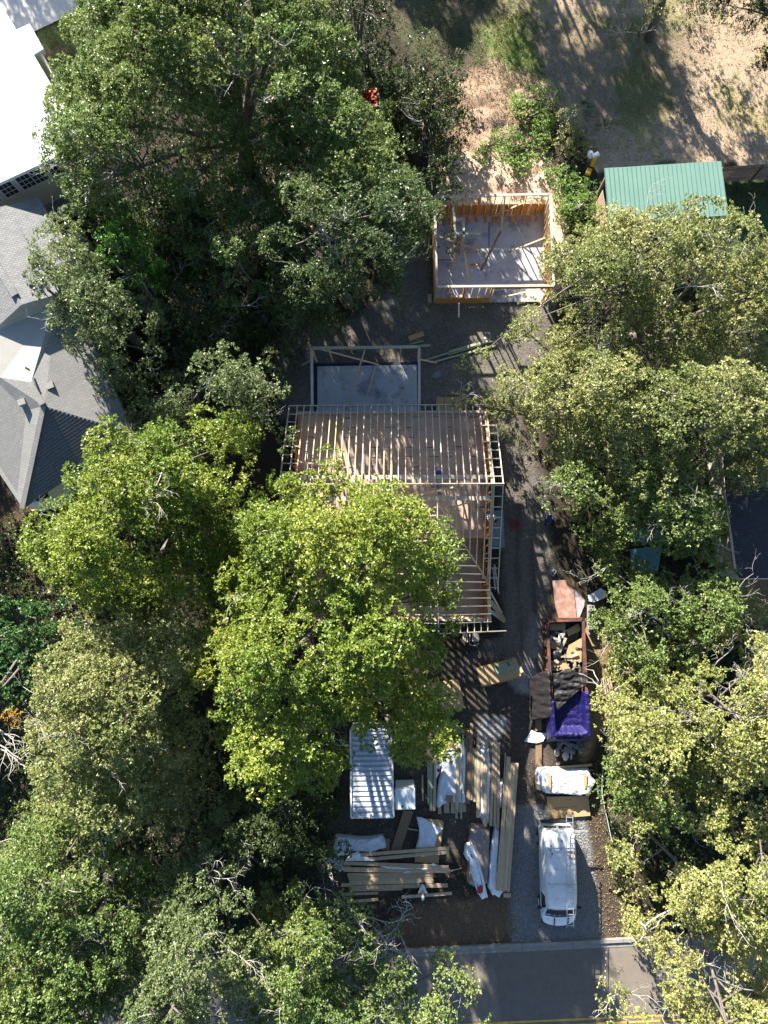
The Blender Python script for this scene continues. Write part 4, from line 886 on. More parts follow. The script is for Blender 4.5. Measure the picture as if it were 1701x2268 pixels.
flatb(Z12, [(180, 235), (285, 235), (325, 268), (320, 310), (165, 308)], .58, .03, 'brownwood', 'plank', 'brown plank piece resting across the white-wrapped lumber', 'plank')
flatb(Z12, [(205, 850), (282, 855), (275, 938), (180, 922)], .56, .03, 'brownwood', 'wood_block', 'small brown square of board at the lower end of the white-wrapped lumber', 'board')
flatb(Z12, [(80, 500), (140, 490), (125, 580), (82, 660)], .5, .02, 'wrap_clean', 'wrap_print', 'white wrap flap with a red print left of the wrapped lumber', 'plastic wrap')
flatb(Z12, [(95, 540), (135, 540), (130, 578), (97, 578)], .512, .008, 'red', 'red_print', 'red printed patch on the white wrap flap', 'print')
bundle('wrapped_lumber', Z12, [(600, 300), (640, 290), (715, 345), (718, 700), (705, 1190), (640, 1200), (612, 1100), (602, 700)], .42, 'wrap_clean', 'narrow white-wrapped pack between the boards of the upright pile', 'wrapped lumber', wr=.04)
flatb(T1, [(640, 1480), (820, 1470), (1060, 1500), (1060, 1690), (860, 1690), (700, 1720)], .30, .25, 'wrap', 'wrap_end', 'white speckled plastic below the black bag', 'plastic wrap')
# tall right stack
for lay in range(3):
    pile(Z12, [((930-lay*2, 402), (802, 1962-lay*30), .22, .78-.06*lay, 'pine'), ((962, 474), (862, 1972), .20, .76-.06*lay, 'pine'), ((998, 474), (893, 1945+lay*12), .15, .74-.06*lay, 'pine'), ((1028, 475), (925, 1975-lay*20), .17, .70-.06*lay, 'pine'),
               ((882, 1010), (842, 1950), .14, .80-.06*lay, 'pine')], PLT, 'pale board in the tall stack next to the van driveway')
board(Z12, (893, 350), (858, 1000), .82, .06, .05, 'pine', 'thin stick along the left edge of the tall lumber stack')
board(Z12, (870, 2015), (955, 2015), .12, .24, .10, 'pine', 'short bearer sticking out under the lower end of the tall lumber stack', name='bearer')
bundle('wrapped_lumber', Z12, [(775, 1260), (822, 1245), (800, 1600), (775, 1960), (885, 1985), (830, 2062), (740, 2025), (695, 1930), (705, 1680), (735, 1420)], .45, 'wrap_clean', 'loose white wrap hanging along the left side of the tall lumber stack', 'plastic wrap', wr=.07)
bundle('wrapped_lumber', Z12, [(825, 700), (862, 680), (850, 820), (845, 1000), (830, 1010)], .5, 'wrap_clean', 'white wrap end beside the top of the tall lumber stack', 'plastic wrap', wr=.1)
bundle('brown_bundle', Z12, [(475, 1250), (600, 1210), (715, 1270), (714, 1600), (690, 1910), (560, 1952), (460, 1900), (466, 1500)], .55, 'brownwrap', 'brown pack under shiny clear plastic left of the tall lumber stack', 'wrapped pack', wr=.05)
bundle('white_roll', Z12, [(432, 1440), (505, 1420), (580, 1600), (640, 1830), (686, 2040), (622, 2075), (570, 2000), (505, 1800), (468, 1640), (412, 1560)], .32, 'wrap_clean', 'long white roll lying across the brown pack', 'roll', wr=.05, z0=.5, edge=.5)
flatb(Z12, [(567, 1920), (625, 1900), (632, 1975), (600, 2005), (565, 1985)], .86, .02, 'red', 'red_label', 'dark red label near the lower end of the long white roll', 'label')
# sideways pile
pile(Z13, [((400, 1545), (1450, 1465), .19, .60, 'pine'), ((480, 1600), (1448, 1512), .19, .58, 'pine')], 'two boards on top of the sideways pile', 'greyish board, one of the two lying highest across the sideways pile')
pile(Z13, [((215, 1640), (1320, 1680), .2, .50, 'pine'), ((215, 1715), (1455, 1728), .26, .44, 'pine'), ((640, 1680), (1440, 1695), .24, .48, 'pine'), ((90, 1690), (300, 1695), .26, .25, 'pine'), ((260, 1780), (1255, 1768), .22, .38, 'pine'),
           ((275, 1825), (1258, 1812), .22, .36, 'pine'), ((285, 1870), (1265, 1852), .22, .37, 'pine'), ((300, 1925), (1430, 1900), .22, .36, 'pine'), ((190, 1895), (500, 1890), .20, .22, 'pine'), ((295, 1955), (900, 1940), .16, .2, 'pine'), ((185, 2005), (620, 1990), .14, .12, 'pine')], PLE, 'pale pine board in the sideways lumber pile near the road')
board(Z13, (890, 2038), (1478, 1992), .10, .18, .05, 'pine', 'pale board on the dirt just below the seated person')
board(Z13, (255, 2092), (620, 2065), .08, .16, .05, 'pine', 'lowest pale board by the drooping oak twigs')
board(Z13, (945, 1030), (797, 1495), .16, .31, .05, 'brownwood', 'left plank of the brown pair below the portable toilet', name='plank', cat='plank')
board(Z13, (1005, 1030), (855, 1490), .16, .28, .05, 'brownwood', 'right plank of the brown pair below the portable toilet', name='plank', cat='plank')
board(Z13, (965, 1240), (1090, 1262), .06, .07, .04, 'pine', 'thin stick between the brown planks and the white plastic')
board(Z13, (1460, 1735), (1590, 1700), .06, .06, .04, 'pine', 'thin stick at the right end of the sideways pile')
flatb(Z13, [(1130, 1120), (1360, 1142), (1385, 1172), (1345, 1450), (1322, 1645), (1045, 1630), (1062, 1450)], .30, .05, 'osb', 'osb_sheet', 'brown sheet half covered by white plastic below the portable toilet', 'board sheet')
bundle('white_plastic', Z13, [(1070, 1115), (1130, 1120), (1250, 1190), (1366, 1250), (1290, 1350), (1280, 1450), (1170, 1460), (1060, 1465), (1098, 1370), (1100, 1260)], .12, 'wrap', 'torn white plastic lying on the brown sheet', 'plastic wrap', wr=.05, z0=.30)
bundle('wrapped_bundle', Z13, [(120, 1335), (260, 1345), (400, 1360), (530, 1355), (650, 1340), (690, 1400), (702, 1480), (560, 1520), (330, 1512), (240, 1560), (150, 1572), (90, 1540), (98, 1430)], .5, 'wrap', 'lumpy white-wrapped bundle left of the sideways lumber pile', 'wrapped bundle', wr=.09)
flatb(Z13, [(20, 1380), (130, 1370), (130, 1500), (25, 1505)], .12, .08, 'brownwood', 'board', 'brown board end sticking out left of the lumpy white bundle', 'board')
flatb(Z13, [(640, 1370), (752, 1355), (752, 1490), (650, 1490)], .14, .08, 'brownwood', 'board', 'brown board end sticking out right of the lumpy white bundle', 'board')
bundle('white_plastic', Z13, [(40, 1590), (150, 1575), (215, 1600), (205, 1650), (220, 1720), (170, 1745), (90, 1660)], .2, 'wrap', 'crumpled white plastic at the left end of the sideways pile', 'plastic wrap', wr=.12)
bundle('white_plastic', Z13, [(235, 1620), (300, 1550), (370, 1515), (460, 1560), (570, 1620)], .14, 'wrap_clean', 'white triangular flap of plastic on the sideways pile', 'plastic wrap', wr=.05, z0=.5)
for k, pts in enumerate(([(650, 1675), (900, 1695), (1040, 1705), (900, 1712), (720, 1705)], [(1050, 1695), (1220, 1702), (1140, 1718)], [(1200, 1660), (1260, 1648), (1315, 1665), (1260, 1672)], [(900, 1748), (1000, 1735), (1000, 1748), (940, 1755)])):
    flatb(Z13, pts, .555 if k < 3 else .47, .012, 'wrap_clean', 'plastic_strip', ('long white plastic strip pinched between boards of the sideways pile', 'short white plastic strip near the right end of the sideways pile', 'curled white plastic at the corner of the brown sheet', 'smallest white plastic strip on the sideways pile')[k], 'plastic wrap')

# container and portable toilet
t = thing('storage_container', 'white ribbed metal container partly under the yellow-green oak', 'container', P(Z13(550, 600)))
q = [P(Z13(*p), 2.4) for p in ((304, 1110), (800, 1103), (775, 80), (296, 88))]
b = MB(); b.prism([p-Vector((0, 0, .06)) for p in q], 2.3); b.build('walls', 'corr', t)
b = MB(); n = 17
for i in range(n):
    t0 = (i+.12)/n; t1 = (i+.62)/n; e1, e2 = q[0].lerp(q[3], t0), q[1].lerp(q[2], t0); e3, e4 = q[1].lerp(q[2], t1), q[0].lerp(q[3], t1); sh = (e2-e1).normalized()*.12
    mid = Vector((0, 0, -.015)); b.prism([e1+sh+mid, e2-sh+mid, e3-sh+mid, e4+sh+mid], .055)
b.build('roof', M.setdefault('palemetal', mat('pale_roof_ribs', (.62, .65, .70), (.50, .54, .60), 3, .45)), t)
for i in range(4): b = MB(); b.beam(q[i], q[(i+1) % 4], .10, .09); b.build('roof_rim', 'whitepaint', t)
t = thing('portable_toilet', 'square pale portable toilet with small black vent on its roof', 'portable toilet', P(Z13(935, 900)))
q = [P(Z13(*p), 2.2) for p in ((820, 1020), (1054, 1016), (1050, 773), (812, 776))]
b = MB(); cq = sum(q, Vector())/4; b.prism([cq+(p-cq)*.94-Vector((0, 0, .08)) for p in q], 2.1); b.build('cabin', 'toilet', t, bevel=.03)
b = MB(); b.prism(q, .09); rf = b.build('roof', 'toilet', t, bevel=.03)
b = MB()
for i in range(1, 9): a_ = q[3].lerp(q[2], .12+i*.085); c_ = q[0].lerp(q[1], .12+i*.085); b.beam(a_.lerp(c_, .06)+Vector((0, 0, .006)), a_.lerp(c_, .94)+Vector((0, 0, .006)), .03, .012)
b.build('roof_rib', 'toilet', rf); b = MB(); c = P(Z13(900, 978), 2.2); b.tube([c-Vector((0, 0, .1)), c+Vector((0, 0, .12))], .055, 12); b.build('vent', 'black', t)

# wrapped bundle, sheet, silt fence near the van
bundle('wrapped_bundle', V, [(690, 268), (780, 262), (980, 272), (1190, 270), (1235, 330), (1272, 400), (1235, 515), (1140, 545), (1000, 530), (870, 525), (760, 515), (690, 430), (682, 350)], .75, 'wrap_clean', 'big white-wrapped bundle held by two wooden strips above the van', 'wrapped bundle', wr=.07)
for k, (x, y0, y1) in enumerate(((786, 290, 470), (1160, 290, 450))): board(V, (x, y0), (x-4, y1), .86, .19, .03, 'pine', ('left', 'right')[k]+' wooden strip lying on the big white-wrapped bundle', name='wood_strip', cat='wood strip')
board(V, (715, 247), (1236, 206), .15, .14, .09, 'pine', 'square pale timber just above the big white-wrapped bundle', name='timber')
board(V, (720, 268), (1240, 262), .10, .10, .08, 'brownwood', 'dark timber between the pale timber and the white bundle', name='timber')
flatb(V, [(755, 540), (1190, 535), (1212, 738), (788, 770)], .14, .02, 'osb', 'osb_sheet', 'brown sheet with a line of printed marks at the rear of the van', 'board sheet')
b = MB(); 
for k in range(22): b.box(P(V(820+k*12, 658-k*.9+(k % 3)), .1415), (.035, .05, .003))
tag(b.build('stamp_line', 'black'), 'dark printed line on the brown sheet at the rear of the van', 'print')
t = thing('silt_fence', 'low curved green mesh fence with pale top edge right of the van', 'fence', P(V(1335, 500)))
line = [P(V(*p), .4) for p in ((1478, 150), (1410, 205), (1346, 268), (1336, 330), (1333, 400), (1335, 500), (1347, 590), (1365, 680), (1390, 780), (1412, 890), (1437, 1005))]
b = MB()
for i in range(len(line)-1):
    a_, c_ = line[i], line[i+1]; b.beam(Vector((a_.x, a_.y, .2)), Vector((c_.x, c_.y, .2)), .02, .38)
b.build('mesh', 'green_mesh', t); b = MB(); b.tube(line, .016, 6); b.build('top_rail', 'pvc', t)
for i in range(1, len(line), 3): b = MB(); p = line[i]; b.beam(Vector((p.x+.05, p.y, 0)), Vector((p.x+.05, p.y, .42)), .04, .04); b.build('stake', 'brownwood', t)

# ================================================================= VAN
vc = P(V(880, 1380), 0)
zc0 = 1.0
rear = P(V(865, 868), 1.55); front = P(V(868, 1888), .85); left = P(V(690, 1250), 1.05); right = P(V(1052, 1250), 1.05)
van = thing('work_van', 'white work van parked nose down on the gravel with a ladder on its roof', 'van', ((left.x+right.x)/2, (rear.y+front.y)/2, 0))
vx = (left.x+right.x)/2; HW = (right.x-left.x)/2; y0, y1 = rear.y, front.y; LV = y0-y1
# cross-sections: (distance from rear 0..1, z bottom, belt z, z top, half width low, half width top)
st = [(0.0, .45, 1.05, 1.60, .86, .70), (.012, .38, 1.1, 1.92, .97, .80), (.05, .35, 1.15, 2.08, 1.0, .84), (.30, .33, 1.15, 2.10, 1.0, .85), (.60, .33, 1.15, 2.09, 1.0, .85), (.70, .33, 1.15, 2.05, 1.0, .83),
      (.745, .33, 1.13, 1.98, 1.0, .80), (.80, .33, 1.12, 1.62, 1.0, .82), (.865, .33, 1.06, 1.22, 1.0, .86), (.90, .33, 1.02, 1.12, .99, .86), (.955, .36, .93, 1.02, .95, .80), (.985, .42, .85, .92, .88, .70), (1.0, .50, .75, .80, .78, .60)]
def ring(s):
    for i in range(len(st)-1):
        if st[i][0] <= s <= st[i+1][0]:
            t_ = (s-st[i][0])/(st[i+1][0]-st[i][0]); r_ = [st[i][k]*(1-t_)+st[i+1][k]*t_ for k in range(1, 6)]; break
    zb_, zm, zt_, wl_, wt = r_; y = y0-LV*s
    prof = [(wl_*.92, zb_), (wl_*.985, zb_+(zm-zb_)*.35), (wl_, zb_+(zm-zb_)*.75), (wl_*.985, zm), (wl_*.985-(wl_*.985-wt)*.55, zm+(zt_-zm)*.62), (wt+.01, zm+(zt_-zm)*.86), (wt*.90, zt_-.015), (wt*.6, zt_), (wt*.2, zt_+.012)]
    bow = .10*max(0, s-.86)/.14
    return [Vector((vx+x*HW, y+bow*0-0*x, z)) for x, z in prof]+[Vector((vx-x*HW, y, z)) for x, z in reversed(prof)]
ss = [0, .006, .012, .03, .05, .12, .2, .3, .45, .6, .7, .745, .77, .80, .83, .865, .90, .93, .955, .985, 1.0]
b = MB(); vs = []; 
for s in ss:
    rg = ring(s); 
    for p in rg:                                                # round nose and tail in plan
        xr = abs(p.x-vx)/HW; p.y += (.22*xr**2.2 if s > .85 else 0)*min(1, (s-.85)/.12) if s > .85 else (-.07*xr**3 if s < .04 else 0)
    vs += rg
K = len(ring(0)); b.add(vs, [(i*K+j, i*K+(j+1) % K, (i+1)*K+(j+1) % K, (i+1)*K+j) for i in range(len(ss)-1) for j in range(K)]+[tuple(range(K)), tuple((len(ss)-1)*K+j for j in range(K-1, -1, -1))])
bd = b.build('body', 'vanpaint', van, smooth=True); es = bd.modifiers.new('split', 'EDGE_SPLIT'); es.split_angle = R(38)
def vp(s, x, off=.0):                                           # point on the upper surface at lateral x (-1..1)
    rg = ring(s); pr = rg[3:9]; xa = abs(x)
    for i in range(len(pr)-1):
        xa0, xa1 = (pr[i].x-vx)/HW, (pr[i+1].x-vx)/HW
        if xa1 <= xa <= xa0: t_ = (xa0-xa)/(xa0-xa1+1e-9); p = pr[i].lerp(pr[i+1], t_); break
    else: p = pr[-1].copy() if xa < .3 else pr[0].copy()
    yb = p.y+((.22*xa**2.2)*min(1, (s-.85)/.12) if s > .85 else 0)
    return Vector((vx+x*HW, yb, p.z+off))
def vpatch(name, s0, s1, x0, x1, m, par, off=.012, nu=6, nv=12, curve=0):
    b = MB(); g_ = []
    for i in range(nu+1):
        for j in range(nv+1):
            x = x0(i/nu)+(x1(i/nu)-x0(i/nu))*j/nv if callable(x0) else x0+(x1-x0)*j/nv
            s = s0+(s1-s0)*i/nu-curve*(x**2)
            g_.append(vp(s, x, off))
    b.add(g_, [(i*(nv+1)+j, i*(nv+1)+j+1, (i+1)*(nv+1)+j+1, (i+1)*(nv+1)+j) for i in range(nu) for j in range(nv)]); o = b.build(name, m, par, smooth=True)
    sm_ = o.modifiers.new('thick', 'SOLIDIFY'); sm_.thickness = .01; return o
ws = vpatch('windshield', .775, .868, lambda t_: -.78-.06*t_, lambda t_: .78+.06*t_, 'glass', van, .014, curve=.035)
for k, (x, s_, w_) in enumerate(((-.6, .85, .16), (-.3, .862, .1), (.0, .86, .12))): b = MB(); c = vp(s_, x, .03); b.box(c, (w_, .05, .01)); b.build('dash_paper', 'whitepaint', ws)
vpatch('cowl', .874, .888, lambda t_: -.84, lambda t_: .84, 'black', van, .012, 2, 14, .02)
for x in (-.27, .52): vpatch('hood_gap', .90, .992, lambda t_, x=x: x-.035, lambda t_, x=x: x+.035, 'black', van, .013, 8, 2)
b = MB(); yb = front.y+.02
b.tube([Vector((vx+HW*x, yb+.22*abs(x)**2.2-.03, .55)) for x in np.linspace(-.9, .9, 13)], .09, 8); b.build('front_bumper', 'black', van)
for sg in (-1, 1):
    b = MB(); q = [Vector((vx+sg*HW*1.0, y0-LV*s, z)) for s, z in ((.64, 1.18), (.75, 1.18), (.79, 1.25), (.755, 1.72), (.65, 1.75))]
    q = [Vector((p.x-sg*HW*.16*max(0, (p.z-1.15)/.8)+sg*.02, p.y, p.z)) for p in q]
    b.prism([], 0) if 0 else b.add(q+[p-Vector((sg*.04, 0, 0)) for p in q], [(0, 1, 2, 3, 4), (9, 8, 7, 6, 5)]+[(i, (i+1) % 5, 5+(i+1) % 5, 5+i) for i in range(5)]); b.build('side_window', 'glass', van)
    b = MB(); c = Vector((vx+sg*(HW+.13), y0-LV*.79, 1.25)); b.box(c, (.20, .10, .22)); b.beam(c, Vector((vx+sg*(HW-.02), c.y, 1.2)), .05, .05); b.build('side_mirror', 'black', van, bevel=.02)
    for s in (.17, .80): b = MB(); c = Vector((vx+sg*(HW-.2), y0-LV*s, .37)); b.tube([c, c+Vector((sg*.22, 0, 0))], .36, 20); w2 = b.build('wheel', 'rubber', van); b = MB(); b.tube([c+Vector((sg*.215, 0, 0)), c+Vector((sg*.23, 0, 0))], .2, 14); b.build('rim', 'chrome', w2)
    b = MB(); c = Vector((vx+sg*HW*.72, front.y+.13, .72)); b.box(c, (.3, .1, .2), sg*R(12)); b.build('headlight', 'glass', van, bevel=.02)
    # rear doors with window
    b = MB(); d = .02
    q = [Vector((vx+sg*HW*x, y0+.015-.10*((z-1.1)/.9), z)) for x, z in ((.06, 1.15), (.78, 1.15), (.68, 1.72), (.06, 1.75))]
    b.add(q+[p+Vector((0, -.03, 0)) for p in q], [(3, 2, 1, 0), (4, 5, 6, 7)]+[(i, (i+1) % 4, 4+(i+1) % 4, 4+i) for i in range(4)]); b.build('rear_window', 'glass', van)
b = MB(); b.box((vx, y0+.08, .5), (1.7, .14, .2)); b.build('rear_bumper', 'black', van, bevel=.03)
b = MB()
for x in np.linspace(-.62, .62, 7): b.tube([vp(s, x, .008) for s in np.linspace(.09, .68, 12)], .012, 4)
b.build('roof_ribs', 'vanpaint', van)
for s in (.155, .50):
    b = MB(); a_, c_ = vp(s, -.74, .16), vp(s, .74, .16); b.beam(a_, c_, .07, .05)
    for x in (-.74, .74): b.beam(vp(s, x, .0), vp(s, x, .16), .06, .06)
    b.build('roof_rack_bar', 'chrome', van)
for q in ((800, 1052), (905, 1085), (915, 1000), (798, 1095), (1018, 1035), (812, 1135)): b = MB(); c = P(V(*q), 2.13); b.tube([c, c+Vector((0, 0, .03))], .045, 8); b.build('roof_plug', 'rubber', van)
vpatch('rust_stain', .19, .27, lambda t_: .42+.0*t_, lambda t_: .80, mat('rust_stain', (.42, .25, .22), (.6, .5, .48), 6, .5), van, .009, 4, 4)
b = MB(); b.beam(P(V(1045, 898), 1.3), P(V(1190, 897), 1.3), .06, .06); b.beam(P(V(1045, 903), 1.3), P(V(1100, 905), 1.3), .12, .08); b.build('open_door_stay', 'chrome', van)
la, lb = P(V(995, 722), 2.42), P(V(1003, 1905), 2.42)
lad = ladder('extension_ladder', la, lb, .37, 21, 'chrome', .022, 'long aluminium ladder lying on the roof of the white van', 'ladder')
for s in (-1, 1): b = MB(); b.box(la+Vector((s*.185, .05, 0)), (.07, .1, .09)); b.build('foot', 'rubber', lad)

# ================================================================= PEOPLE
def skin_obj(name, pts, edges, rad, m, parent=None, sub=1):
    off = Vector((0, 0, 0)); q = parent
    while q is not None: off = off+q.location; q = q.parent
    me = bpy.data.meshes.new(name); base = Vector((0, 0, 0)) if parent else Vector(pts[0])
    me.from_pydata([tuple(Vector(p)-(off if parent else base)) for p in pts], edges, []); me.materials.append(M[m])
    o = bpy.data.objects.new(name, me); COL.objects.link(o)
    bm = bmesh.new(); bm.from_mesh(me); ly = bm.verts.layers.skin.verify(); bm.verts.ensure_lookup_table()
    for i, r_ in enumerate(rad): bm.verts[i][ly].radius = (r_, r_)
    bm.verts[0][ly].use_root = True; bm.to_mesh(me); bm.free()
    o.modifiers.new('skin', 'SKIN').use_smooth_shade = True
    sb = o.modifiers.new('sub', 'SUBSURF'); sb.levels = sb.render_levels = sub
    if parent: o.parent = parent
    else: o.location = base
    return o
def person(origin, rz, J, label, shirt='shirt', cap=True, scale=1.0):
    """J: joints in metres, x right, y forward, z up, from the origin."""
    cs, sn = math.cos(rz), math.sin(rz); T = lambda p: Vector(origin)+Vector((p[0]*cs-p[1]*sn, p[0]*sn+p[1]*cs, p[2]))*scale
    J = {k: T(v) for k, v in J.items()}
    names = ['pelvis', 'chest', 'neck', 'head', 'crown', 'shL', 'elL', 'wrL', 'palmL', 'shR', 'elR', 'wrR', 'palmR', 'hipL', 'knL', 'anL', 'toeL', 'hipR', 'knR', 'anR', 'toeR']
    rad = dict(pelvis=.13, chest=.15, neck=.055, head=.085, crown=.075, shL=.06, elL=.045, wrL=.03, palmL=.032, hipL=.085, knL=.06, anL=.042, toeL=.035)
    for k in list(rad): 
        if k.endswith('L'): rad[k[:-1]+'R'] = rad[k]
    ed = [('pelvis', 'chest'), ('chest', 'neck'), ('neck', 'head'), ('head', 'crown')]
    for s in 'LR': ed += [('chest', 'sh'+s), ('sh'+s, 'el'+s), ('el'+s, 'wr'+s), ('wr'+s, 'palm'+s), ('pelvis', 'hip'+s), ('hip'+s, 'kn'+s), ('kn'+s, 'an'+s), ('an'+s, 'toe'+s)]
    pts = [J[n] for n in names]; rr_ = [rad[n] for n in names]; E = [(names.index(a), names.index(c)) for a, c in ed]
    for s in 'LR':                                       # five separate fingers
        pm, wr = J['palm'+s], J['wr'+s]; d = (pm-wr).normalized(); sx = d.cross(Vector((0, 0, 1))); sx = (sx if sx.length > .1 else Vector((1, 0, 0))).normalized(); pi_ = names.index('palm'+s)
        for k, (o_, L) in enumerate(((-.03, .07), (-.01, .08), (.01, .075), (.03, .06), (.045, .05))):
            i0 = len(pts); p1 = pm+sx*o_+d*(.045 if k < 4 else .0); p2 = p1+d*L*.5+Vector((0, 0, -.01)); p3 = p2+d*L*.4+Vector((0, 0, -.02))
            pts += [p1, p2, p3]; rr_ += [.010, .009, .007]; E += [(pi_, i0), (i0, i0+1), (i0+1, i0+2)]
    body = skin_obj('person', pts, E, rr_, 'skin'); tag(body, label, 'person')
    def cl(name, ns, es, m, k, par=body): return skin_obj(name, [J[n] for n in ns], [(ns.index(a), ns.index(c)) for a, c in es], [rad[n]+k for n in ns], m, par)
    cl('shirt', ['pelvis', 'chest', 'shL', 'elL', 'shR', 'elR'], [('pelvis', 'chest'), ('chest', 'shL'), ('shL', 'elL'), ('chest', 'shR'), ('shR', 'elR')], shirt, .022)
    cl('trousers', ['pelvis', 'hipL', 'knL', 'anL', 'hipR', 'knR', 'anR'], [('pelvis', 'hipL'), ('hipL', 'knL'), ('knL', 'anL'), ('pelvis', 'hipR'), ('hipR', 'knR'), ('knR', 'anR')], 'jeans', .02)
    for s in 'LR': skin_obj('shoe', [J['an'+s], J['toe'+s]], [(0, 1)], [.052, .05], 'black', body)
    hd = J['head']; up = (J['crown']-J['head']).normalized(); fw_ = Vector((-sn, cs, 0)); 
    b = MB(); b.blob(hd+up*.07-fw_*.015, .105, (.95, 1.05, .8), 12, .02); b.build('cap' if cap else 'hair', 'shirt' if cap else 'hair', body, True)
    if cap: b = MB(); c = hd+up*.05+fw_*.12; b.box(c, (.15, .12, .015), rz); b.build('cap_peak', 'shirt', body)
    b = MB()
    for sx in (-.03, .03): b.blob(hd+Vector((sx*cs, sx*sn, 0))+fw_*.085+up*.01, .012, n=6, jit=0)
    b.build('eyes', 'black', body); b = MB(); b.blob(hd+fw_*.095-up*.02, .016, (.8, 1, 1.3), 6, 0); b.build('nose', 'skin', body)
    b = MB(); b.box(hd+fw_*.088-up*.05, (.045, .008, .008), rz); b.build('mouth', 'red', body)
    b = MB()
    for sx in (-.088, .088): b.blob(hd+Vector((sx*cs, sx*sn, 0)), .022, (.5, 1, 1.3), 6, 0)
    b.build('ears', 'skin', body)
    return body
sit = dict(pelvis=(0, 0, .10), chest=(0, .17, .50), neck=(0, .30, .66), head=(0, .40, .74), crown=(0, .45, .80), shL=(-.17, .22, .58), elL=(-.24, .36, .34), wrL=(-.17, .52, .20), palmL=(-.15, .57, .18),
           shR=(.17, .22, .58), elR=(.24, .36, .34), wrR=(.17, .52, .20), palmR=(.15, .57, .18), hipL=(-.09, .02, .10), knL=(-.15, .42, .12), anL=(-.14, .48, -.28), toeL=(-.15, .62, -.33), hipR=(.09, .02, .10), knR=(.15, .42, .12), anR=(.14, .48, -.28), toeR=(.15, .62, -.33))
person(P(T6(835, 640), .37), R(180), sit, 'person in white shirt and cap sitting on the sideways lumber pile', cap=True)
bend = dict(pelvis=(0, 0, .92), chest=(0, .25, 1.22), neck=(0, .40, 1.30), head=(0, .50, 1.28), crown=(0, .57, 1.27), shL=(-.18, .30, 1.24), elL=(-.2, .45, 1.0), wrL=(-.12, .6, .88), palmL=(-.1, .66, .86), shR=(.18, .30, 1.24), elR=(.2, .45, 1.0), wrR=(.12, .6, .88), palmR=(.1, .66, .86),
            hipL=(-.1, 0, .9), knL=(-.13, .08, .5), anL=(-.12, -.02, .09), toeL=(-.13, .15, .04), hipR=(.1, 0, .9), knR=(.13, .08, .5), anR=(.12, -.02, .09), toeR=(.13, .15, .04))
person(P(U1(255, 500), zA), R(-125), bend, 'person in pale shirt bending at the right wall inside the house frame', cap=False)
# ================================================================= TREES
def leaf_mat(name, base, warm, var=.35, trans=.35, gloss=.42):
    m = bpy.data.materials.new(name); m.use_nodes = True; n = m.node_tree.nodes; l = m.node_tree.links; b = n['Principled BSDF']
    at = n.new('ShaderNodeAttribute'); at.attribute_name = 'leaf'
    mx = n.new('ShaderNodeMix'); mx.data_type = 'RGBA'; mx.inputs['A'].default_value = (*base, 1); mx.inputs['B'].default_value = (*warm, 1)
    sp = n.new('ShaderNodeSeparateColor'); l.new(at.outputs['Color'], sp.inputs[0]); l.new(sp.outputs[0], mx.inputs['Factor'])
    hs = n.new('ShaderNodeHueSaturation'); mr = n.new('ShaderNodeMapRange'); mr.inputs[3].default_value = 1-var; mr.inputs[4].default_value = 1+var
    l.new(sp.outputs[1], mr.inputs[0]); l.new(mr.outputs[0], hs.inputs['Value']); l.new(mx.outputs['Result'], hs.inputs['Color'])
    l.new(hs.outputs[0], b.inputs['Base Color']); b.inputs['Roughness'].default_value = gloss; b.inputs['Specular IOR Level'].default_value = .45
    tr = n.new('ShaderNodeBsdfTranslucent'); l.new(hs.outputs[0], tr.inputs[0]); ms = n.new('ShaderNodeMixShader'); ms.inputs[0].default_value = trans
    l.new(b.outputs[0], ms.inputs[1]); l.new(tr.outputs[0], ms.inputs[2]); l.new(ms.outputs[0], n['Material Output'].inputs['Surface']); return m
LM = {
 'bright': leaf_mat('leaves_yellow_green', (.14, .22, .03), (.36, .38, .06)),
 'green': leaf_mat('leaves_mid_green', (.12, .19, .048), (.29, .33, .09)),
 'olive': leaf_mat('leaves_olive', (.19, .23, .07), (.41, .39, .15)),
 'grey': leaf_mat('leaves_grey_green', (.125, .175, .06), (.28, .31, .12)),
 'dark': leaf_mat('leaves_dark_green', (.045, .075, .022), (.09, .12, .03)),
 'yellow': leaf_mat('leaves_pale_yellow', (.23, .265, .07), (.49, .45, .18)),
 'cedar': leaf_mat('cedar_green', (.06, .17, .012), (.10, .24, .02)),
 'pine': leaf_mat('pine_green', (.05, .13, .03), (.09, .18, .05)),
 'deep': leaf_mat('leaves_shade_darkened', (.075, .125, .038), (.17, .21, .065)),  # darkened leaf colour carries the shade of the neighbouring oak
 'vine': leaf_mat('vine_green', (.16, .28, .05), (.30, .40, .09)),
 'magnolia': leaf_mat('glossy_leaves', (.06, .09, .03), (.2, .2, .12), gloss=.15),
}
SUNV = np.array(sd)
def nrm(a): return a/(np.linalg.norm(a, axis=-1, keepdims=True)+1e-9)
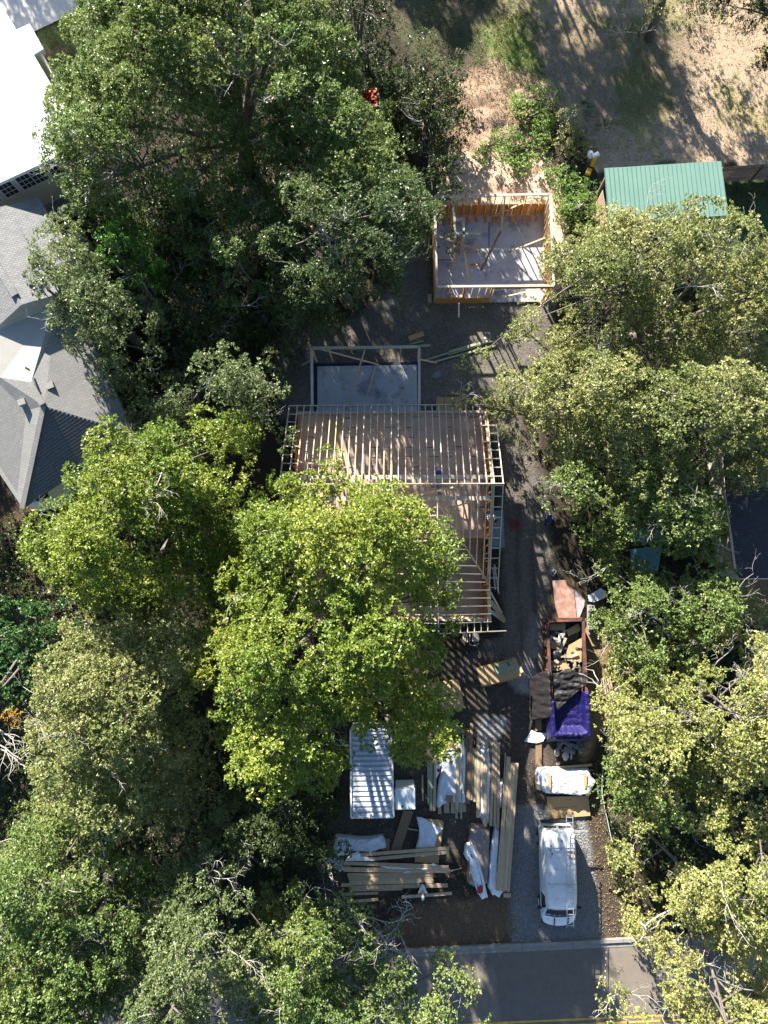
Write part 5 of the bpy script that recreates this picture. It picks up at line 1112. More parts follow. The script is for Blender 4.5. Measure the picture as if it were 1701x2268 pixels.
def leaves(cen, dr, size, k, spread=.9, wd=.46, clump=None):
    """cen, dr (N,3): rosettes of k kite-shaped leaves -> verts, quads, per-face colour"""
    N = len(cen); r1 = rng.normal(size=(N, k, 3)); a = nrm(dr[:, None, :]*.55+nrm(r1)*spread)
    L = size[:, None, None]*rng.uniform(.6, 1.3, (N, k, 1)); n0 = np.array([0, 0, .55])+SUNV*.65+rng.normal(size=(N, k, 3))*.48
    sd_ = nrm(np.cross(a, n0)); nn = np.cross(a, sd_)
    c = cen[:, None, :]+a*.012; w2 = L*wd*.5
    bend = nn*L*rng.uniform(-.18, .18, (N, k, 1))
    v = np.stack([c, c+a*L*.52+sd_*w2+bend, c+a*L, c+a*L*.52-sd_*w2+bend], 2).reshape(-1, 3)
    q = np.arange(len(v)).reshape(-1, 4)
    warm = np.clip((clump[:, None] if clump is not None else rng.random((N, 1)))*.75+rng.normal(0, .18, (N, k)), 0, 1); val = rng.random((N, k))
    return v, q, np.stack([warm, val, np.zeros_like(val), np.ones_like(val)], -1).reshape(-1, 4)
def leaf_mesh(name, parts, m, parent):
    v = np.concatenate([p[0] for p in parts]); o = 0; qs = []
    for p in parts: qs.append(p[1]+o); o += len(p[0])
    q = np.concatenate(qs); c = np.concatenate([p[2] for p in parts])
    off = np.zeros(3); 
    if parent is not None: off = np.array(parent.location)
    me = bpy.data.meshes.new(name); np_mesh(me, v-off, q)
    ca = me.color_attributes.new('leaf', 'BYTE_COLOR', 'CORNER'); ca.data.foreach_set('color', np.repeat(c, 4, 0).astype('f').ravel())
    me.materials.append(m); ob = bpy.data.objects.new(name, me); COL.objects.link(ob); ob.parent = parent
    return ob
TREE_STATS = []
def px_xy(p, z=0): q = P(p, z); return (q.x, q.y)

def tree(name, label, poly, zt, zb, pal, cat='tree', group=None, base=None, dens=34, lobe=.98, space=1.18, leaf=.145, k=8, bare=6, gaps=.16, trunk_r=.34, bump=2.9, sparse=1.0, seed=0, rim=3.0, inset=.6, skirt=True, plan=False):
    r = np.random.default_rng(100+seed+len(label))
    if leaf == .145: leaf = dict(bright=.15, olive=.135, grey=.125, yellow=.14, dark=.13, deep=.13).get(pal, .14)
    zm = 0 if plan else zb+(zt-zb)*.3
    W_ = np.array([P(p, zm)[:2] for p in poly]); lo, hi = W_.min(0), W_.max(0)
    n = int((hi-lo).prod()/(space*space)*3)+20
    c = r.uniform(lo, hi, (n*4, 2)); d = seg_dist(c[:, 0], c[:, 1], [tuple(p) for p in W_]); d = d+(vnoise(c[:, 0]+30, c[:, 1]+30, 1.7, 70+seed)-.5)*(3.0 if lobe > .6 else .5); c = c[d > inset]; d = d[d > inset]
    keep = []; kp = np.zeros((0, 2))
    for i in range(len(c)):                                # spread the clumps evenly
        if len(kp) == 0 or np.min(((kp-c[i])**2).sum(1)) > (space*.72)**2: kp = np.vstack([kp, c[i]]); keep.append(i)
    c, d = c[keep], d[keep]
    R_ = min(d.max(), rim)
    dome = np.sqrt(np.clip(1-(1-np.clip((d-inset*.5)/R_, 0, 1))**2, 0, 1))
    nb_ = max(2, int(len(c)/9)); bc = c[r.choice(len(c), min(nb_, len(c)), replace=False)]
    db = np.sqrt(((c[:, None]-bc[None])**2).sum(-1)).min(1)
    z = zb+(zt-zb)*(dome*.92+.08) - np.clip(db/bump, 0, 1.4)**2*2.3 + r.normal(0, .38, len(c))
    gap = vnoise(c[:, 0]+50+seed, c[:, 1]+50, 2.4, 40+seed) < gaps
    ok = ~gap | (d < .1); c, d, z = c[ok], d[ok], z[ok]
    z = np.maximum(z, zb*.55)
    rad = lobe*np.exp(r.normal(0, .27, len(c)))
    ou = (d < 1.5) & (r.random(len(c)) < .5) & (lobe > .6); dirn = c-c.mean(0); dirn /= np.linalg.norm(dirn, axis=1, keepdims=True)+1e-6
    c = c+dirn*(ou*r.uniform(.3, 1.3, len(c)))[:, None]; rad = np.where(ou, rad*.68, rad)
    C3 = np.column_stack([c, z])
    layers = [(C3, rad, 1.0)]
    if skirt:
        e = d < 2.2; dep = 1.7
        for lv in range(4):
            if zb-dep < .6: break
            S_ = C3[e]+np.column_stack([r.normal(0, .4, (e.sum(), 2)), -dep-r.uniform(-.4, .5, e.sum())]); S_[:, 2] = np.maximum(S_[:, 2], 1.2); layers.append((S_, rad[e]*1.0, (.75, .5, .4, .35)[lv])); dep += 1.8
        mid = r.random(len(C3)) < .55; Q = C3[mid]+np.column_stack([r.normal(0, .5, (mid.sum(), 2)), -r.uniform(1.6, 3.4, mid.sum())]); Q[:, 2] = np.maximum(Q[:, 2], 1.0); layers.append((Q, rad[mid]*1.2, .5))
    cx, cy = (c.mean(0) if base is None else base)
    t = thing(name, label, cat, (float(cx), float(cy), 0), group)
    parts = []; zt_list = []
    for Cc, rr_, dn in layers:
        m_ = (dens*dn*sparse*2*math.pi*rr_**2*.62).astype(int)+3
        ii = np.repeat(np.arange(len(Cc)), m_); N = len(ii)
        u = nrm(r.normal(size=(N, 3))); u[:, 2] = np.abs(u[:, 2])*1.0-.22; u = nrm(u)
        # each clump is itself a handful of twigs: pull points towards twig axes
        tw = nrm(r.normal(size=(len(Cc), 9, 3))*[1, 1, .7]+[0, 0, .5]); ch = r.integers(0, 9, N); ax = tw[ii, ch]
        u = nrm(u*.48+ax*.9)
        rr2 = rr_[ii]*r.uniform(.45, 1.12, N)**.6
        p = Cc[ii]+u*rr2[:, None]*[1, 1, .78]
        cl = np.clip(vnoise(Cc[:, 0]+90, Cc[:, 1]+70, 2.0, 60+seed)[ii]*1.7-.45+r.normal(0, .12, N), 0, 1)
        parts.append(leaves(p, u, np.full(N, leaf), k, clump=cl))
    leaf_mesh('crown', parts, LM[pal], t)
    # trunk, limbs and twigs
    b = MB(); r2 = random.Random(seed+5); g0 = Vector((cx, cy, -.1)); fork = Vector((cx+r2.uniform(-.4, .4), cy+r2.uniform(-.4, .4), zb*.45))
    b.tube([g0, g0.lerp(fork, .5)+Vector((.08, .05, 0)), fork], [trunk_r*1.25, trunk_r, trunk_r*.85], 9)
    sel = list(range(len(C3))); r2.shuffle(sel); main = sel[:max(4, len(sel)//7)]; mp = []
    for i in main:
        e = Vector(C3[i])-Vector((0, 0, .5)); a = fork; m1 = a.lerp(e, .5)+Vector((r2.uniform(-.4, .4), r2.uniform(-.4, .4), r2.uniform(.3, .9)))
        b.tube([a, a.lerp(m1, .5)+Vector((0, 0, .15)), m1, e], [trunk_r*.5, trunk_r*.38, trunk_r*.26, .05], 6, cap=False); mp.append((m1, e))
    for i in sel[:len(sel)*3//4]:
        e = Vector(C3[i])-Vector((0, 0, .15)); q = min(mp, key=lambda s: (s[0].lerp(s[1], .5)-e).length); a = q[0].lerp(q[1], r2.uniform(.2, .9))
        b.tube([a, a.lerp(e, .5)+Vector((r2.uniform(-.2, .2), r2.uniform(-.2, .2), .15)), e], [.065, .045, .018], 4, cap=False)
    if bare:
        for i in range(bare):
            c0 = Vector(C3[r2.choice(sel[:max(1, len(sel)*3//4)])])-Vector((0, 0, .15)); an = r2.uniform(0, 6.28)
            n0 = len(b.f); twig(b, c0, an, r2.uniform(.9, 2.0), r2, .032); b.mi[n0:] = [1]*(len(b.f)-n0)
    b.build('trunk', ['bark', 'deadwood'], t, smooth=True)
    TREE_STATS.append((label[:30], len(C3), sum(len(p_[1]) for p_ in parts)))
    return t
def twig(b, c0, an, L, r2, rad, depth=0):
    d = Vector((math.cos(an), math.sin(an), r2.uniform(.15, .5))); pts = [c0]; n = 4
    for k in range(n): d = (d+Vector((r2.uniform(-.35, .35), r2.uniform(-.35, .35), r2.uniform(-.12, .15)))).normalized(); pts.append(pts[-1]+d*L/n)
    b.tube(pts, [rad*(1-.18*i) for i in range(n+1)], 4)
    if depth < 2:
        for k in range(1, n+1):
            if r2.random() < .8: twig(b, pts[k], math.atan2(d.y, d.x)+r2.choice((-1, 1))*r2.uniform(.4, 1.1), L*.48, r2, rad*.55, depth+1)
def DP(*pts): return [D(*p) for p in pts]

tree('oak_tree', 'huge live oak at the top left with grey bare twigs through its crown', DP((240, -40), (700, -40), (740, 60), (800, 100), (830, 190), (800, 250), (850, 290), (900, 360), (905, 430), (860, 470), (700, 430), (560, 330), (480, 430), (330, 470), (240, 500), (160, 480), (130, 420), (120, 320), (150, 220), (200, 140), (215, 60)), 11.9, 4.4, 'green', gaps=.12, sparse=1.15, bare=60, seed=1,  trunk_r=.5)
tree('oak_tree', 'dark shaded oak between the huge top-left oak and the shed frame', DP((640, 420), (700, 430), (870, 460), (895, 510), (860, 560), (875, 620), (820, 665), (740, 700), (650, 705), (600, 640), (600, 520)), 12.6, 5.0, 'deep', bare=14, seed=2, gaps=.16)
tree('oak_tree', 'gappy dark oak below the huge top-left oak, right of the vivid cedar', DP((480, 430), (560, 350), (640, 420), (610, 520), (610, 640), (640, 700), (560, 660), (480, 640), (420, 560), (340, 540), (330, 470)), 8.2, 3.4, 'green', bare=14, seed=37, gaps=.26)
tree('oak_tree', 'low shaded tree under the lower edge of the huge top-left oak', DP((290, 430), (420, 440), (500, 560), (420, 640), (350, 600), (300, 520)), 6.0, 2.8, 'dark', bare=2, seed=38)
tree('oak_tree', 'grey-green oak overhanging the right edge of the shingled house', DP((130, 500), (190, 480), (240, 520), (240, 600), (330, 640), (370, 720), (360, 840), (300, 850), (250, 830), (190, 780), (170, 730), (120, 690), (100, 640), (120, 600), (110, 540)), 9.5, 3.6, 'grey', bare=8, seed=3)
tree('cedar_tree', 'vivid green cedar squeezed between the oaks right of the shingled house', DP((225, 520), (280, 505), (340, 560), (340, 650), (280, 640), (230, 600)), 9.8, 6.0, 'cedar', bare=0, seed=4, leaf=.11, k=9, dens=34, lobe=.7, space=.95, inset=.35)
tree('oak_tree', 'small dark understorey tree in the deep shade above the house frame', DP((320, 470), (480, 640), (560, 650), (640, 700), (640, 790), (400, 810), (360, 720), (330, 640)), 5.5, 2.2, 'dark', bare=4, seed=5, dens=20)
tree('oak_tree', 'dark green oak at the upper left corner of the house frame', DP((330, 880), (400, 820), (480, 780), (560, 800), (620, 860), (615, 960), (590, 1010), (540, 980), (480, 920), (400, 940), (340, 970), (280, 960), (250, 915), (280, 870)), 10.2, 3.2, 'grey', bare=8, seed=6)
tree('oak_tree', 'bright yellow-green oak covering the lower left half of the house frame', DP((500, 1130), (560, 1070), (640, 1050), (700, 1040), (760, 1050), (850, 1090), (945, 1110), (970, 1160), (975, 1260), (960, 1330), (990, 1350), (950, 1430), (870, 1480), (890, 1510), (1000, 1545), (1000, 1575), (920, 1600), (840, 1640), (760, 1600), (700, 1690), (600, 1720), (520, 1650), (450, 1600), (450, 1450), (470, 1350), (490, 1250)), 13.2, 5.2, 'bright', bare=10, seed=7, trunk_r=.5)
tree('oak_tree', 'yellow-green oak just right of the striped south hip of the shingled house', DP((165, 1090), (215, 1010), (290, 955), (340, 980), (400, 930), (500, 940), (540, 990), (600, 1020), (615, 1060), (560, 1070), (500, 1130), (490, 1250), (470, 1350), (330, 1330), (190, 1330), (120, 1290), (100, 1200), (105, 1140)), 12.4, 4.9, 'bright', bare=10, seed=8, trunk_r=.45)
tree('oak_tree', 'pale olive oak left of the brightest oak, above the bottom-left trees', DP((100, 1290), (180, 1330), (330, 1330), (470, 1350), (450, 1450), (440, 1600), (430, 1680), (400, 1730), (300, 1760), (200, 1750), (120, 1720), (110, 1650), (50, 1640), (100, 1590), (105, 1500), (105, 1400)), 11.5, 4.3, 'olive', bare=16, seed=9)
tree('oak_tree', 'dull green oak filling the bottom-left corner', DP((-40, 1760), (100, 1740), (250, 1790), (330, 1850), (360, 1960), (300, 2080), (180, 2260), (-40, 2260)), 10.0, 3.6, 'green', bare=20, seed=10)
tree('oak_tree', 'dull green oak at the bottom, second from the left corner', DP((330, 1770), (480, 1750), (560, 1830), (560, 1960), (540, 2100), (560, 2260), (200, 2260), (300, 2080), (360, 1960), (330, 1850)), 10.5, 4.0, 'grey', bare=20, seed=11)
tree('oak_tree', 'rounded green tree at the bottom left of the road', DP((580, 1900), (680, 1920), (730, 1990), (710, 2080), (740, 2150), (740, 2260), (560, 2260), (545, 2100), (555, 1940)), 9.0, 3.6, 'green', bare=6, seed=12)
tree('oak_tree', 'shaded low tree between the brightest oak and the storage container', DP((440, 1700), (520, 1670), (600, 1730), (700, 1710), (720, 1780), (690, 1880), (560, 1830), (480, 1750)), 7.0, 2.5, 'dark', bare=4, seed=13)
tree('young_oak', 'thin drooping tree with pale twigs below the sideways lumber pile', DP((740, 1915), (830, 1925), (860, 1980), (840, 2050), (790, 2060), (735, 1990)), 7.0, 4.0, 'green', bare=14, seed=14, sparse=.55, base=px_xy((690, 2120)), gaps=.35, trunk_r=.14, skirt=False)
tree('young_oak', 'small tree with green tufts overhanging the bottom edge of the road', DP((870, 2110), (960, 2095), (1045, 2120), (1050, 2170), (1000, 2200), (860, 2260), (750, 2260), (790, 2160)), 7.5, 4.5, 'green', bare=12, seed=15, sparse=.6, base=px_xy((880, 2420)), gaps=.38, trunk_r=.16, skirt=False)
tree('young_oak', 'sparse yellowing tree tip over the yellow road line', DP((1285, 2120), (1350, 2120), (1360, 2190), (1290, 2230)), 9.0, 6.5, 'yellow', bare=6, seed=16, sparse=.5, base=px_xy((1330, 2520)), trunk_r=.12, skirt=False, inset=.3)
tree('oak_tree', 'large oak below the green-roofed shed, reaching to the shed frame', DP((1190, 530), (1290, 522), (1370, 497), (1400, 460), (1440, 475), (1500, 508), (1560, 545), (1700, 575), (1700, 780), (1500, 800), (1350, 720), (1250, 760), (1200, 790), (1130, 730), (1080, 710), (1150, 645), (1200, 620), (1195, 560)), 12.0, 4.7, 'olive', bare=26, seed=17, trunk_r=.45)
tree('oak_tree', 'oak stretching a low limb left towards the garage frame', DP((1010, 840), (1080, 800), (1130, 740), (1200, 790), (1250, 760), (1350, 720), (1500, 800), (1700, 780), (1700, 1020), (1600, 1040), (1480, 1050), (1330, 1010), (1290, 960), (1220, 950), (1150, 940), (1110, 890), (1040, 880)), 11.2, 4.3, 'olive', bare=22, seed=18, trunk_r=.45)
tree('oak_tree', 'green oak over the teal canopy at the right', DP((1190, 1060), (1290, 1000), (1480, 1040), (1570, 1060), (1600, 1130), (1680, 1120), (1560, 1190), (1440, 1210), (1330, 1130), (1290, 1140), (1195, 1095)), 9.0, 3.2, 'green', bare=12, seed=19, gaps=.30)
tree('oak_tree', 'dark green oak between the dumpster and the dark-roofed house', DP((1270, 1150), (1330, 1120), (1380, 1160), (1360, 1230), (1450, 1250), (1590, 1200), (1600, 1280), (1560, 1320), (1500, 1360), (1430, 1420), (1340, 1460), (1320, 1400), (1290, 1340), (1280, 1260)), 8.4, 2.9, 'green', bare=14, seed=20, gaps=.34)
tree('oak_tree', 'yellowish tree right of the blue tarp with a long bare branch', DP((1560, 1330), (1700, 1290), (1700, 1700), (1560, 1720), (1450, 1640), (1380, 1610), (1300, 1590), (1330, 1520), (1360, 1450), (1430, 1410), (1500, 1370)), 11.5, 4.3, 'yellow', bare=26, seed=21)
tree('oak_tree', 'yellowish tree filling the bottom-right corner above the road', DP((1330, 1830), (1390, 1750), (1450, 1710), (1560, 1730), (1700, 1700), (1700, 2260), (1440, 2260), (1405, 2150), (1415, 2050), (1460, 1980), (1390, 1920), (1360, 1870)), 11.0, 4.0, 'yellow', bare=40, seed=22)
tree('oak_tree', 'shaded tree in the gap between the two yellowish trees at the right', DP((1320, 1610), (1450, 1640), (1600, 1700), (1560, 1760), (1400, 1760), (1350, 1700)), 7.8, 2.5, 'green', bare=6, seed=23)
tree('oak_tree', 'dark shaded tree in the top right corner', DP((1520, -60), (1700, -60), (1700, 150), (1650, 150), (1610, 90), (1570, 20), (1540, 70), (1520, 60)), 9.0, 3.2, 'dark', bare=4, seed=24, inset=.5, base=px_xy((1850, 200)))
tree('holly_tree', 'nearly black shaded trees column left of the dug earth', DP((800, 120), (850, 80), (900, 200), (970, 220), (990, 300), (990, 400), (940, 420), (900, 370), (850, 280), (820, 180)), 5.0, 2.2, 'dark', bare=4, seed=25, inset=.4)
tree('magnolia_tree', 'small tree with shining pale leaves in the shade near the top middle', DP((890, 110), (950, 115), (985, 180), (970, 240), (910, 220)), 5.6, 3.5, 'magnolia', bare=0, seed=26, leaf=.19, k=5, inset=.3, dens=20)
tree('dark_shrub', 'dark bushy tree at the top edge right of the huge oak', DP((700, -60), (800, -60), (830, 20), (840, 120), (790, 110), (740, 60)), 7.0, 3.0, 'dark', bare=2, seed=27)
tree('pine_tree', 'small soft-needled pine at the left edge below the shingled house', DP((-40, 1340), (40, 1350), (60, 1400), (50, 1470), (40, 1510), (-40, 1540)), 8.0, 5.0, 'pine', bare=2, seed=28, leaf=.17, k=14, dens=22, lobe=.8, inset=.35)
tree('oak_tree', 'dark low tree shading the road left of the visible asphalt', DP((700, 2040), (800, 2060), (880, 2110), (900, 2180), (880, 2260), (680, 2260)), 5.5, 2.5, 'green', bare=8, seed=29, sparse=.8, gaps=.3)
# leafless branch left
t = thing('bare_branch', 'leafless pale branch with a few orange leaves at the left edge', 'branch', P(D(0, 1580), 0))
b = MB(); r2 = random.Random(8)
for k in range(5): twig(b, P(D(-25, 1560+k*12), 4.2+.1*k), r2.uniform(-.5, .3), r2.uniform(1.8, 2.6), r2, .05)
b.tube([P(D(-25, 1580), 4.2), P(D(-60, 1590), 0)], [.07, .12], 6)
b.build('branches', 'deadwood', t)
pc = np.array([P(D(30+rng.normal()*15, 1545+rng.normal()*10), 4.5) for _ in range(60)])
leaf_mesh('leaves', [leaves(pc, np.tile([0, 0, 1.], (60, 1)), np.full(60, .14), 4)], M.setdefault('orangeleaf', leaf_mat('orange_leaves', (.4, .22, .03), (.5, .3, .05))), t)
# the bare branch reaching over the pallet
t = thing('bare_branch', 'forked pale bare branch reaching over the pallet and dumpster corner', 'branch', P(U4(1200, 2300), 0))
b = MB(); zz = 5.0
def pol(f, pts, z, r0, r1):
    q = [P(f(*p), z+.15*math.sin(i*1.3)) for i, p in enumerate(pts)]; b.tube(q, [r0+(r1-r0)*i/(len(q)-1) for i in range(len(q))], 6)
pol(U4, [(1230, 2500), (1110, 2212), (1115, 2110), (1030, 2060), (925, 1980), (905, 1920), (960, 1850), (1040, 1760), (1085, 1720)], zz, .07, .025)
pol(U4, [(1110, 2212), (1125, 2050), (1130, 1960), (1230, 1850), (1346, 1790)], zz, .06, .025)
pol(U4, [(905, 1950), (860, 1880), (800, 1800), (720, 1730), (690, 1680), (600, 1640), (500, 1575), (400, 1560)], zz, .045, .02)
pol(U4, [(800, 1800), (820, 1700), (745, 1590), (710, 1490), (640, 1480), (550, 1460)], zz, .04, .015)
pol(U4, [(780, 1780), (680, 1750), (570, 1735)], zz, .025, .012); pol(U4, [(800, 1810), (880, 1840), (900, 1900)], zz, .02, .01)
pol(U4, [(1230, 2500), (1320, 2700), (1500, 3000)], zz, .09, .12)
pol(U4, [(1050, 2250), (1010, 2170), (980, 2110)], zz, .02, .012)
b.build('branches', 'deadwood', t, smooth=True)
t = thing('bare_branch', 'short white broken branch hanging over the curb right of the driveway', 'branch', P(T5(460, 2050), 0))
b = MB(); pol(T5, [(700, 1890), (600, 1940), (520, 1990), (470, 2040), (460, 2110), (432, 2150)], 5.5, .045, .02); pol(T5, [(430, 2000), (470, 2030), (495, 2110), (480, 2060), (505, 1990)], 5.5, .05, .03); pol(T5, [(610, 1950), (570, 2030), (520, 2060)], 5.5, .03, .015)
b.build('branches', 'deadwood', t, smooth=True)

# trees standing just beyond the top edge: their shadows fall into the picture
tree('tall_oak', 'tall tree whose trunk leans out of the top edge near the right', DP((1380, -70), (1480, -70), (1500, 50), (1400, 60)), 11.5, 8.2, 'green', base=px_xy((1437, 84)), bare=0, seed=31, dens=26, trunk_r=.28, plan=True)
tree('tall_oak', 'tall oak beyond the top edge above the shaded dirt yard', DP((930, -560), (1090, -560), (1180, -430), (1180, -110), (1020, -90), (930, -300)), 12.5, 5.5, 'green', bare=0, seed=32, dens=34, gaps=.08, plan=True)
tree('tall_oak', 'tall oak beyond the top edge above the dark grass', DP((500, -640), (780, -640), (820, -500), (810, -330), (680, -330)), 10.0, 5.5, 'green', bare=0, seed=33, dens=26, plan=True)
tree('tall_oak', 'tall oak beyond the left edge shading the shingled roof', DP((-330, 600), (-150, 580), (-110, 700), (-120, 820), (-330, 860)), 11.5, 6.5, 'green', bare=0, seed=34, dens=24, plan=True)
tree('tall_oak', 'tall oak beyond the left edge shading the ground below the shingled house', DP((-420, 900), (-200, 860), (-150, 1000), (-180, 1250), (-420, 1250)), 11.0, 5.0, 'green', bare=0, seed=39, dens=24, plan=True)
tree('tall_oak', 'tall oak beyond the top left corner shading the driveway', DP((-260, -560), (0, -560), (30, -420), (20, -290), (-200, -290)), 12, 6.5, 'green', bare=0, seed=35, dens=20, plan=True, gaps=.3)
# leafy sprig at the trunk near the top right
tree('shrub', 'pale leafy sprig growing at the leaning trunk near the top right', DP((1380, -10), (1440, -20), (1450, 60), (1420, 90), (1380, 40)), 3.5, 1.5, 'olive', cat='shrub', bare=3, seed=36, sparse=.5, trunk_r=.05, inset=.2, skirt=False)

# ---------------------------------------------------------------- low vines and shrubs
def shrub(label, poly, h, pal, seed, dens=30, leaf=.13, k=6, name='shrub', cat='shrub', group=None, sparse=1.0):
    tree(name, label, poly, h, h*.35, pal, cat, group, dens=dens, lobe=.42, space=.62, leaf=leaf, k=k, bare=0, gaps=.36, trunk_r=.03, bump=1.4, seed=seed, rim=1.4, inset=.15, skirt=False, sparse=sparse)
shrub('bright green vines spilling down the dug bank, upper patch', DP((1100, 210), (1150, 170), (1195, 200), (1220, 260), (1180, 285), (1110, 275)), 1.0, 'vine', 41)
shrub('bright green vines in the middle of the dug bank', DP((1030, 300), (1110, 265), (1190, 280), (1200, 325), (1120, 355), (1040, 360)), .8, 'vine', 42)
shrub('small patch of vines just above the sandy soil', DP((1090, 345), (1150, 340), (1150, 385), (1110, 385)), .6, 'vine', 43)
shrub('bushy olive shrub in the vines near the shaded yard', DP((1210, 255), (1245, 245), (1275, 290), (1270, 340), (1225, 330), (1205, 290)), 2.0, 'olive', 44)
shrub('vines beside the small yellow machine', DP((1180, 350), (1230, 345), (1290, 400), (1290, 430), (1190, 410)), .9, 'vine', 45)
shrub('long vine patch between the shed frame and the green-roofed shed', DP((1198, 405), (1300, 425), (1302, 500), (1230, 500), (1205, 460)), 1.1, 'vine', 46)
shrub('dark shaded shrub left of the small yellow machine', DP((1255, 180), (1300, 190), (1320, 270), (1280, 320), (1260, 260)), 1.2, 'dark', 47)
shrub('low shrub hugging the left wall of the shed frame', DP((890, 505), (930, 510), (935, 550), (895, 550)), 2.6, 'green', 48)
shrub('weeds right of the dumpster in the sun strip', DP((1300, 1330), (1330, 1350), (1340, 1470), (1310, 1440)), 1.0, 'olive', 49)
shrub('dark undergrowth between the silt fence and the yellowish trees', DP((1300, 1640), (1330, 1650), (1370, 1900), (1330, 1900)), .7, 'dark', 50)
shrub('undergrowth at the left edge below the shingled house', DP((-20, 1130), (60, 1150), (80, 1320), (-20, 1320)), 1.0, 'dark', 51, sparse=.6)
shrub('undergrowth at the left edge below the pine', DP((-20, 1600), (60, 1620), (90, 1750), (-20, 1740)), 1.2, 'dark', 52, sparse=.7)

# ---------------------------------------------------------------- uncountable ground stuff: grass and fallen leaves
def scatter(polys, n, zf=None):
    out = []
    for poly, k in polys:
        W_ = np.array([P(p)[:2] for p in poly]); lo, hi = W_.min(0), W_.max(0); c = rng.uniform(lo, hi, (k*3, 2)); c = c[seg_dist(c[:, 0], c[:, 1], [tuple(p) for p in W_]) > 0][:k]; out.append(c)
    return np.concatenate(out)
from mathutils.interpolate import poly_3d_calc
def ground_z(c):
    xi = np.clip(np.searchsorted(gx, c[:, 0]), 0, len(gx)-1); yi = np.clip(np.searchsorted(gy, c[:, 1]), 0, len(gy)-1); return hgt[xi, yi]
c = scatter([(DP((790, -20), (1120, -20), (1200, 250), (1000, 230), (850, 120)), 4200), (DP((1060, 20), (1150, 20), (1190, 200), (1080, 200)), 1600), (DP((1150, 0), (1690, 0), (1690, 350), (1290, 350), (1200, 200)), 3800),
             (DP((1575, 400), (1690, 385), (1690, 520), (1560, 520)), 2200), (DP((90, 40), (230, 30), (240, 200), (120, 200)), 1500)], 0)
keep = vnoise(c[:, 0]+40, c[:, 1]+40, 1.8, 91) > .42; c = c[keep]
p3 = np.column_stack([c, ground_z(c)])
o = leaf_mesh('grass', [leaves(p3, np.tile([0, 0, 1.], (len(p3), 1)), np.full(len(p3), .11), 5, spread=.7, wd=.16)], M.setdefault('grassleaf', leaf_mat('grass_blades', (.11, .15, .035), (.24, .24, .08))), None); tag(o, kind='stuff')
c = scatter([(DP((960, 130), (1190, 130), (1220, 400), (960, 420)), 3500), (DP((1060, 0), (1690, 0), (1690, 350), (1060, 350)), 4500), (DP((600, 700), (1200, 660), (1200, 1300), (1060, 1300), (1060, 900), (600, 860)), 1500),
             (DP((700, 1700), (1180, 1450), (1180, 2040), (700, 2040)), 2600), (DP((1260, 1640), (1340, 1640), (1400, 2040), (1290, 2040)), 2200), (DP((-20, 1050), (120, 1100), (120, 1800), (-20, 1800)), 2500), (DP((700, 2060), (1420, 2040), (1420, 2200), (700, 2200)), 250)], 0)
p3 = np.column_stack([c, ground_z(c)+.012]); p3[:, 2] = np.where(p3[:, 1] < P(RR(800, 300)).y, .06, p3[:, 2])
o = leaf_mesh('fallen_leaves', [leaves(p3, np.tile([0, 0, .15], (len(p3), 1)), np.full(len(p3), .075), 2, spread=.9, wd=.6)], M.setdefault('litterleaf', leaf_mat('brown_leaves', (.16, .10, .05), (.34, .24, .13), trans=.1, gloss=.7)), None); tag(o, kind='stuff')
c = scatter([(DP((890, 440), (940, 640), (1180, 680), (1120, 900), (1180, 1050), (1200, 1300), (1100, 1330), (1075, 900), (620, 880), (620, 730), (860, 600)), 1100), (DP((700, 1620), (950, 1420), (1180, 1330), (1180, 1700), (1090, 1760), (1090, 1990), (720, 1990)), 900)], 0)
p3 = np.column_stack([c, ground_z(c)+.015])
o = leaf_mesh('wood_chips', [leaves(p3, np.tile([0, 0, .1], (len(p3), 1)), rng.uniform(.03, .11, len(p3)), 1, spread=.9, wd=.35)], M.setdefault('chipmat', leaf_mat('wood_chips', (.30, .25, .18), (.55, .48, .38), trans=.02, gloss=.8)), None); tag(o, kind='stuff')
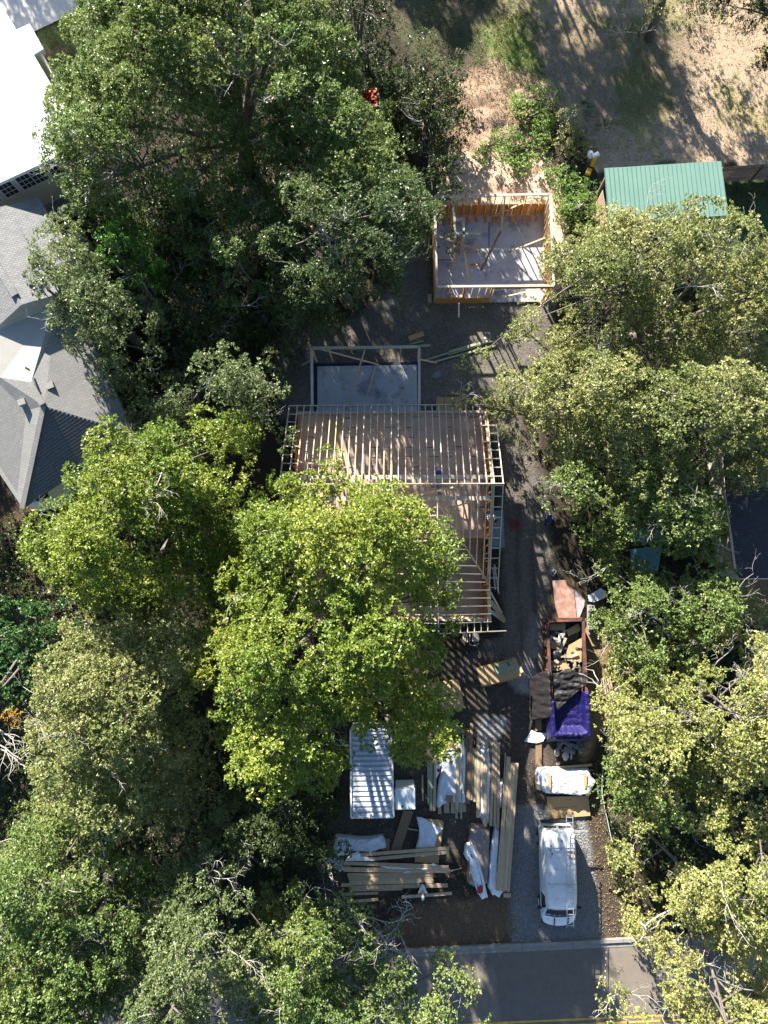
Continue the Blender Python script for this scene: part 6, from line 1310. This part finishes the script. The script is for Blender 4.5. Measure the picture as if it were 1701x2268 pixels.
c = scatter([(DP((120, 130), (760, -20), (860, 120), (900, 520), (760, 660), (620, 720), (560, 880), (250, 900), (150, 700), (200, 500)), 9000), (DP((-30, 1130), (120, 1080), (480, 1400), (620, 1500), (740, 1720), (690, 2000), (560, 2030), (-30, 2030)), 9500),
             (DP((1210, 540), (1700, 540), (1700, 1000), (1600, 1250), (1300, 1300), (1230, 1120), (1190, 900)), 6000), (DP((1330, 1400), (1700, 1350), (1700, 2030), (1420, 2020), (1350, 1700)), 6000)], 0)
keep = vnoise(c[:, 0]+15, c[:, 1]+25, 1.3, 93) > .3; c = c[keep]
p3 = np.column_stack([c, ground_z(c)+rng.uniform(.05, .9, len(c))*vnoise(c[:, 0], c[:, 1], 2.0, 94)])
o = leaf_mesh('undergrowth', [leaves(p3, np.tile([0, 0, 1.], (len(p3), 1)), np.full(len(p3), .17), 6)], LM['dark'], None); tag(o, kind='stuff')
# gravel on the driveway
c = scatter([(DP((1105, 1750), (1258, 1750), (1285, 1880), (1305, 2040), (1105, 2042)), 9000)], 0)
b_v = []; N = len(c); zc_ = ground_z(c)+.01; s = rng.uniform(.018, .05, N)
ang = rng.uniform(0, 6.28, N); base4 = np.stack([np.stack([np.cos(ang+i*1.571)*s*rng.uniform(.7, 1.2, N), np.sin(ang+i*1.571)*s*rng.uniform(.7, 1.2, N), np.zeros(N)], -1) for i in range(4)], 1)
p0 = np.column_stack([c, zc_])[:, None, :]; lowr = p0+base4; top = p0+np.array([0, 0, 1])*s[:, None, None]*.7+base4*.3
v = np.concatenate([lowr, top], 1).reshape(-1, 3); i0 = np.arange(N)[:, None, None]*8
qd = (np.array([[4, 5, 6, 7], [0, 1, 5, 4], [1, 2, 6, 5], [2, 3, 7, 6], [3, 0, 4, 7]])[None]+i0).reshape(-1, 4)
me = bpy.data.meshes.new('gravel'); np_mesh(me, v, qd); me.materials.append(mat('gravel_stones', (.33, .33, .33), (.18, .18, .185), 14, .95, c3=(.42, .38, .33), s3=22)); o = bpy.data.objects.new('gravel', me); COL.objects.link(o); tag(o, kind='stuff')
print('LEAVES', sum(s_[2] for s_ in TREE_STATS), [(s_[0], s_[1], s_[2]) for s_ in TREE_STATS])
